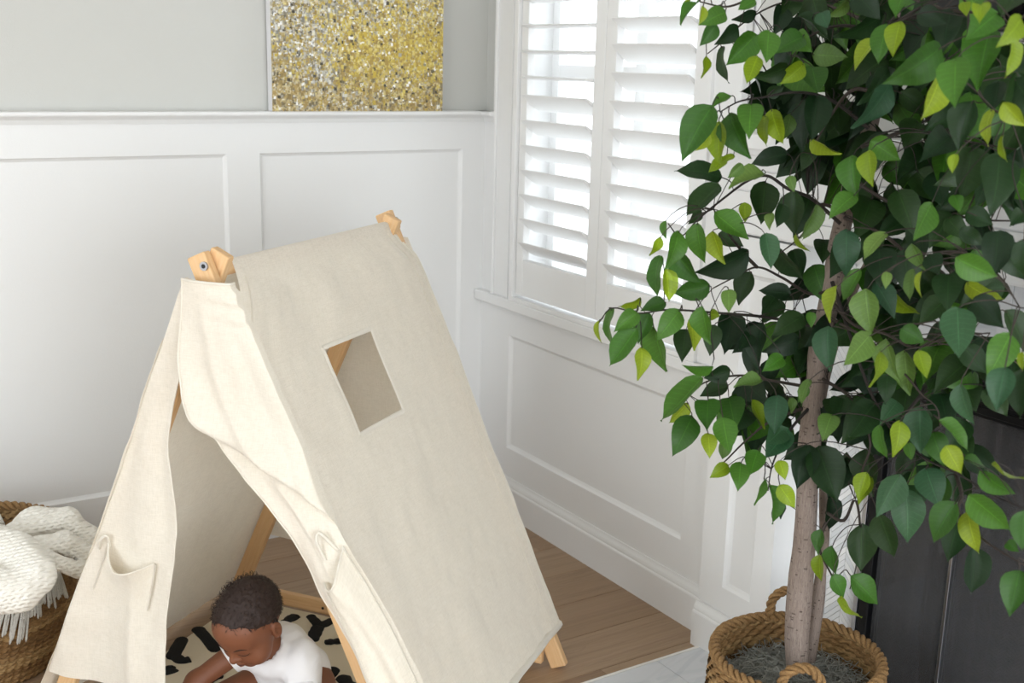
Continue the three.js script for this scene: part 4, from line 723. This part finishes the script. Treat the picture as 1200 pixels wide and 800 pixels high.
  const bGeo = branchPx.map((l, i) => {
    const n = l.length - 1, pts = l.map(([x, y], k) => at(x, y, offs[i] * Math.min(1, k / 2)));
    const g = [taperTube(pts, (t) => lerp(0.004, 0.0012, t), 6, n * 7, 0.1, i)];
    const c = new THREE.CatmullRomCurve3(pts, false, 'centripetal'); for (let k = 3; k <= 30; k++) nodes.push({ p: c.getPointAt(k / 30), b: i });
    return g;
  });
  // leaves: kind (dark, mid, light, grey, lime), stalk end, tip and width as they show in the photograph; every leaf has its own depth, bend and turn
  const LEAVES = `M819 2 797 25 11,Y809 1 800 4 6,Y824 7 822 27 7,M851 14 824 26 20,M840 28 823 52 17,Y828 65 827 90 8,D846 54 845 94 13,
M887 40 854 74 28,D866 31 844 51 17,M885 0 866 12 14,D887 14 861 26 12,Y888 66 876 97 19,D924 78 889 93 18,
M901 36 898 72 23,Y942 74 914 95 17,M942 43 910 57 24,D918 7 911 36 21,M835 123 798 182 36,M857 112 834 125 12,
Y842 142 842 190 22,M854 133 875 183 28,M880 121 878 154 28,Y904 128 914 167 20,Y897 135 892 169 12,Y832 157 818 178 9,
D924 180 882 188 21,Y861 182 842 190 9,D899 112 918 102 14,L927 133 920 164 12,D949 114 939 176 28,D846 208 798 193 21,
D843 216 806 254 24,D822 246 809 263 12,Y851 185 832 198 14,M780 258 778 280 9,Y774 277 765 301 9,M773 299 762 346 15,
M796 270 785 315 18,Y781 315 785 353 19,M817 261 821 308 21,Y835 270 847 309 21,M837 249 875 280 26,D842 273 870 287 19,
D878 294 821 325 26,M790 294 819 332 26,M832 334 790 344 24,D880 318 865 356 23,L854 339 854 365 17,D927 344 892 339 18,
Y873 237 873 260 14,D897 213 892 261 31,D930 223 930 273 28,D918 239 911 265 17,G897 273 904 313 21,D904 287 942 325 19,
Y932 273 945 296 7,L925 206 930 223 12,L897 204 856 216 14,L870 192 854 208 12,D908 349 894 368 21,L905 249 901 268 11,
L949 256 942 280 11,Y751 349 726 361 9,M717 361 708 405 12,Y702 375 701 402 4,M747 366 721 387 21,Y740 377 723 387 9,
M746 385 716 429 26,Y752 406 753 444 19,M766 382 779 436 27,M780 354 752 363 17,M761 366 747 401 21,M797 363 772 396 26,
Y811 370 812 410 17,M823 358 830 404 21,D804 385 799 419 24,D837 380 832 415 21,D859 366 850 411 31,Y832 368 844 370 13,
D913 351 894 377 24,D942 370 908 389 26,D937 396 901 413 24,D894 377 885 430 26,D880 392 867 408 17,M918 418 897 432 19,
M836 430 800 433 11,M823 442 778 494 26,Y806 472 785 496 15,M812 487 791 529 30,D854 451 821 463 19,M830 468 828 500 28,
M854 465 861 496 31,Y880 468 894 502 14,D856 434 825 442 19,D875 477 866 499 28,M847 489 854 529 27,Y830 507 832 534 18,
G911 463 907 506 26,G918 501 899 520 26,L949 444 935 470 12,L927 465 930 484 9,L894 446 861 451 14,D937 477 937 501 9,
L851 513 847 538 15,Y854 545 834 558 16,M868 541 866 569 23,M888 528 879 556 23,G924 502 898 536 28,Y913 539 920 560 15,
Y913 568 931 594 19,M903 568 909 613 19,D914 586 914 607 9,M896 560 883 590 6,D948 521 935 569 30,D958 523 980 583 41,
M963 620 958 648 14,Y961 650 959 680 12,M975 639 978 671 17,M975 673 990 699 17,Y984 699 1003 727 11,
D1010 613 1008 665 30,M997 675 1030 706 24,D973 581 973 620 17,Y1016 553 1006 584 17,D1025 472 993 511 38,
L975 485 965 511 23,D988 466 980 489 23,Y1055 25 1046 62 20,M1104 55 1050 96 35,Y1104 84 1086 134 25,
M1120 68 1118 118 32,L952 64 989 66 24,Y942 75 920 96 18,M952 78 958 108 28,D936 18 971 44 10,L995 0 975 20 12,
D1038 15 991 48 18,Y1028 45 1000 75 15,M1040 28 1028 68 22,D1075 15 1105 25 22,D1115 10 1105 52 28,Y1130 2 1132 15 12,
Y1150 5 1148 22 18,M1170 15 1140 38 28,M1160 35 1145 95 35,Y1185 45 1182 86 15,Y1198 20 1180 48 22,D1170 95 1165 128 22,
Y1175 120 1199 146 18,Y1162 128 1151 165 14,D1140 118 1122 170 30,D1128 128 1088 150 25,Y1175 158 1175 186 6,
G1045 95 1012 150 20,D1042 78 1018 120 22,D958 112 952 160 30,D982 110 982 155 22,Y950 160 982 182 14,
M1020 165 1052 186 25,Y1018 176 1021 215 21,M998 182 1002 230 24,D1075 142 1060 172 30,D1115 160 1085 182 30,
Y1120 180 1115 200 10,D1140 172 1129 228 35,D1172 180 1166 240 38,M928 42 945 55 25,G962 15 970 32 18,
D1185 82 1200 68 15,D930 -8 920 22 22,D1002 -8 1025 15 28,M1060 -10 1050 15 22,D1192 -5 1175 15 25,D1095 -10 1085 12 22,
M1002 228 974 250 22,D1022 232 1008 270 35,G992 268 992 320 29,L1038 272 1012 298 15,D1030 288 1032 328 35,
D1060 292 1065 342 30,L1068 285 1082 315 14,M1092 238 1071 278 22,D1052 222 1070 268 32,D1095 202 1104 239 28,
M1118 228 1124 245 15,D1132 248 1161 262 22,D1170 270 1165 319 32,D1200 250 1186 262 18,D1200 280 1198 322 22,
M1120 302 1165 325 28,Y1132 332 1170 356 18,D1178 335 1150 340 18,D1125 268 1151 286 18,D1110 255 1128 275 22,
Y981 334 971 375 14,M1008 315 990 352 15,L1014 338 1019 390 28,G1025 330 1050 368 20,Y1039 340 1072 372 18,
L1070 315 1068 350 10,Y1080 318 1075 346 4,L1040 318 1038 335 11,D1112 320 1110 355 32,D1090 298 1100 320 22,
D1110 350 1080 375 25,D1140 350 1172 380 30,G1122 360 1124 415 36,L958 240 942 278 15,D965 280 965 302 22,
D950 228 935 272 30,D930 292 940 322 20,G970 382 969 432 25,L1020 392 990 426 28,Y1032 410 1029 452 13,
L1038 396 1050 445 20,L1060 410 1064 461 24,Y1076 410 1085 441 16,M1056 385 1082 400 22,M1185 390 1162 436 30,
G1178 430 1168 475 28,D1128 405 1154 435 25,D1198 432 1198 485 20,Y1198 412 1199 432 8,D1025 472 995 512 35,
G1052 470 1035 492 22,G1078 475 1078 528 28,Y1055 492 1052 532 19,M1101 492 1134 525 18,M1092 505 1105 542 25,
Y1108 522 1125 552 22,M1030 498 1035 536 12,M1064 518 1068 538 12,D1102 460 1110 495 32,G1125 450 1135 495 20,
D1040 438 1038 468 20,D980 465 982 490 28,L972 485 968 510 22,D942 378 920 415 32,M950 365 951 382 11,
M945 450 935 470 12,Y1021 558 1006 588 18,G1055 555 1028 601 28,G1062 572 1065 632 35,G1085 548 1098 588 32,
M1120 588 1092 631 28,Y1134 599 1142 644 22,M1135 580 1180 616 28,M1148 552 1185 581 22,Y1164 542 1192 566 6,
M1130 538 1160 548 10,M1200 598 1198 640 25,M1180 635 1192 645 14,M1195 668 1184 715 28,D1122 612 1112 652 28,
D1142 640 1140 692 25,D1030 602 1048 649 28`;
  const r = rng(2024), list = LEAVES.replace(/\s*\n\s*/g, '').split(',').map((s) => [s[0], ...s.slice(1).split(' ').map(Number)]);
  const blobs = [[1000, 60, 95, 70], [1120, 80, 85, 90], [960, 120, 55, 70], [1110, 330, 90, 75], [1010, 330, 60, 70], [930, 390, 45, 40], [1060, 440, 60, 50], [1000, 500, 60, 40], [1160, 170, 45, 60], [915, 60, 45, 50], [1060, 200, 80, 60], [890, 470, 50, 35], [1060, 380, 80, 60], [1100, 520, 50, 40], [1050, 0, 140, 35], [1150, 420, 50, 40], [1130, 60, 80, 80], [1170, 130, 40, 90], [1090, 150, 80, 70], [1000, 150, 60, 60], [1040, 60, 90, 60], [1080, 270, 80, 50]];
  for (let i = 0; i < 330; i++) {
    const [cx, cy, rx, ry] = blobs[i % blobs.length], a = r() * 6.283, q = Math.sqrt(r()), x = cx + Math.cos(a) * rx * q, y = cy + Math.sin(a) * ry * q, d = Math.PI / 2 + (r() - 0.5) * 2.2, l = 38 + 20 * r();
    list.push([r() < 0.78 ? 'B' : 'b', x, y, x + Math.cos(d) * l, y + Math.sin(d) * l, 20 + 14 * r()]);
  }
  const vein = canvasTex(128, 256, (g, w, h) => { g.fillStyle = '#c6c6c6'; g.fillRect(0, 0, w, h); g.strokeStyle = '#ffffff'; g.globalAlpha = 0.9; g.lineWidth = 4; g.beginPath(); g.moveTo(w / 2, 0); g.lineTo(w / 2, h); g.stroke(); g.globalAlpha = 0.5; g.lineWidth = 2; for (let k = 1; k < 10; k++) for (const s of [-1, 1]) { const y = k * h / 10; g.beginPath(); g.moveTo(w / 2, y); g.quadraticCurveTo(w / 2 + s * w * 0.25, y - 12, w / 2 + s * w * 0.48, y - 34); g.stroke(); } const q = rng(3); for (let i = 0; i < 500; i++) { g.globalAlpha = 0.07; g.fillStyle = q() < 0.5 ? '#9a9a9a' : '#ffffff'; g.fillRect(q() * w, q() * h, 2 + q() * 8, 2 + q() * 10); } g.globalAlpha = 1; });
  const leafMat = (c, tr) => mat({ color: c, map: vein, roughness: 0.45, specularIntensity: 0.6, transmission: tr, thickness: 0, bumpMap: vein, bumpScale: 0.0006 });
  const LM = { D: [0x23451c, 0x1b3a1b, 0x2b4b1c].map((c) => leafMat(c, 0.08)), M: [0x4b8322, 0x3f7220, 0x578c2c].map((c) => leafMat(c, 0.16)), L: [0x769c46, 0x82a54c, 0x6a9040].map((c) => leafMat(c, 0.2)), G: [0x3a6742, 0x325c3b, 0x457048].map((c) => leafMat(c, 0.1)), Y: [0xa6c61e, 0x98b818, 0xb2cc30].map((c) => leafMat(c, 0.3)) };
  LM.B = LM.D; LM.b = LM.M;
  // blade: unit length from stalk (y = 0) to tip (y = 1), unit width, facing +z
  function blade(bend, fold, wave) {
    const rows = [0, 0.06, 0.16, 0.3, 0.45, 0.6, 0.74, 0.86, 0.94, 1], wid = [0.05, 0.46, 0.82, 1, 0.99, 0.85, 0.6, 0.31, 0.12, 0.01], g = sheet([-1, -0.5, 0, 0.5, 1], rows.map((_, i) => i), (u, i) => { const y = rows[i]; return V(u * 0.5 * wid[i], y, -bend * (y - 0.25) ** 2 + fold * Math.abs(u) * wid[i] + wave * Math.sin(y * 9 + u * 2) * u * u); }, (u, i) => [u * 0.5 + 0.5, rows[i]]);
    return g;
  }
  const blades = [blade(0.28, 0.1, 0.03), blade(0.12, 0.16, -0.03), blade(0.42, 0.06, 0.04), blade(-0.1, 0.12, 0.03), blade(0.2, 0.2, -0.04), blade(0.34, 0.13, 0.0)];
  const extra = {}; let made = 0;
  const toEye = V(0, 0, 0), X = V(0, 0, 0), Y = V(0, 0, 0), Zv = V(0, 0, 0), mtx = new THREE.Matrix4(), quat = new THREE.Quaternion();
  list.forEach(([kind, bx0, by0, tx, ty, w], i) => {
    const back = kind === 'B' || kind === 'b' ? 1 : 0, off = back ? -0.3 + 0.28 * r() : kind === 'D' ? -0.06 + 0.24 * r() : 0.08 + 0.24 * r();
    const b = at(bx0, by0, off), P = b.clone().add(org), dist = P.distanceTo(EYE), s = dist / 1390;          // metres per pixel there
    const lp = Math.hypot(tx - bx0, ty - by0), ratio = 0.56 + 0.08 * r(); let len = lp * s * 1.03, wid = w * s * 1.06, deep = 0;
    if (wid > len * ratio) { const full = Math.min(wid / ratio, len * 1.9); deep = Math.sqrt(Math.max(0, full * full - len * len)) * 0.8; } else deep = len * (r() - 0.5) * 0.5;
    toEye.copy(EYE).sub(P).normalize();
    const right = V(1, 0, 0).applyQuaternion(camera.quaternion), up = V(0, 1, 0).applyQuaternion(camera.quaternion);
    Y.set(0, 0, 0).addScaledVector(right, (tx - bx0) * s * 1.03).addScaledVector(up, -(ty - by0) * s * 1.03).addScaledVector(toEye, deep);
    const lim = P.z > 1.05 ? -0.22 : -0.08; if (P.x + Y.x > lim) Y.x = lim - P.x;
    const L = Y.length(), full = L * ratio, c = clamp(wid / full, 0.25, 1), turn = Math.acos(c) * (r() < 0.5 ? -1 : 1);
    Y.normalize(); Zv.copy(toEye).addScaledVector(Y, -toEye.dot(Y)).normalize(); Zv.applyAxisAngle(Y, turn + (r() - 0.5) * 0.3); X.crossVectors(Y, Zv).normalize(); Zv.crossVectors(X, Y);
    mtx.makeBasis(X, Y, Zv); quat.setFromRotationMatrix(mtx);
    const W = full * (wid > full ? Math.min(1.25, wid / full) : 1), g = blades[Math.floor(r() * blades.length)], set = LM[kind], m = set[Math.floor(r() * set.length)];
    if (made < 300) { const o = mesh('leaf', g, m, tree); o.position.copy(b); o.quaternion.copy(quat); o.scale.set(W, L, L); made++; }
    else { const q = g.clone(); q.applyMatrix4(new THREE.Matrix4().compose(b, quat, V(W, L, L))); (extra[set.indexOf(m) + kind] ??= { m, l: [] }).l.push(q); }
    // stalk: from the nearest point of a branch to the blade
    let best = 1e9, nb; for (const n of nodes) { const d = n.p.distanceToSquared(b); if (d < best) { best = d; nb = n; } }
    const mid = nb.p.clone().lerp(b, 0.55).add(V((r() - 0.5) * 0.02, 0.16 * Math.sqrt(best) - 0.006, (r() - 0.5) * 0.02));
    bGeo[nb.b].push(tube([nb.p, mid, b, b.clone().addScaledVector(Y, L * 0.06)], 0.00105, 4, 8));
  });
  for (const k in extra) { const o = mesh('foliage', merged(extra[k].l), extra[k].m, tree); o.userData.kind = 'stuff'; }
  bGeo.forEach((g, i) => mesh('branch', merged(g), i % 3 ? stemM : wireM, tree));
}

renderer.render(scene, camera);
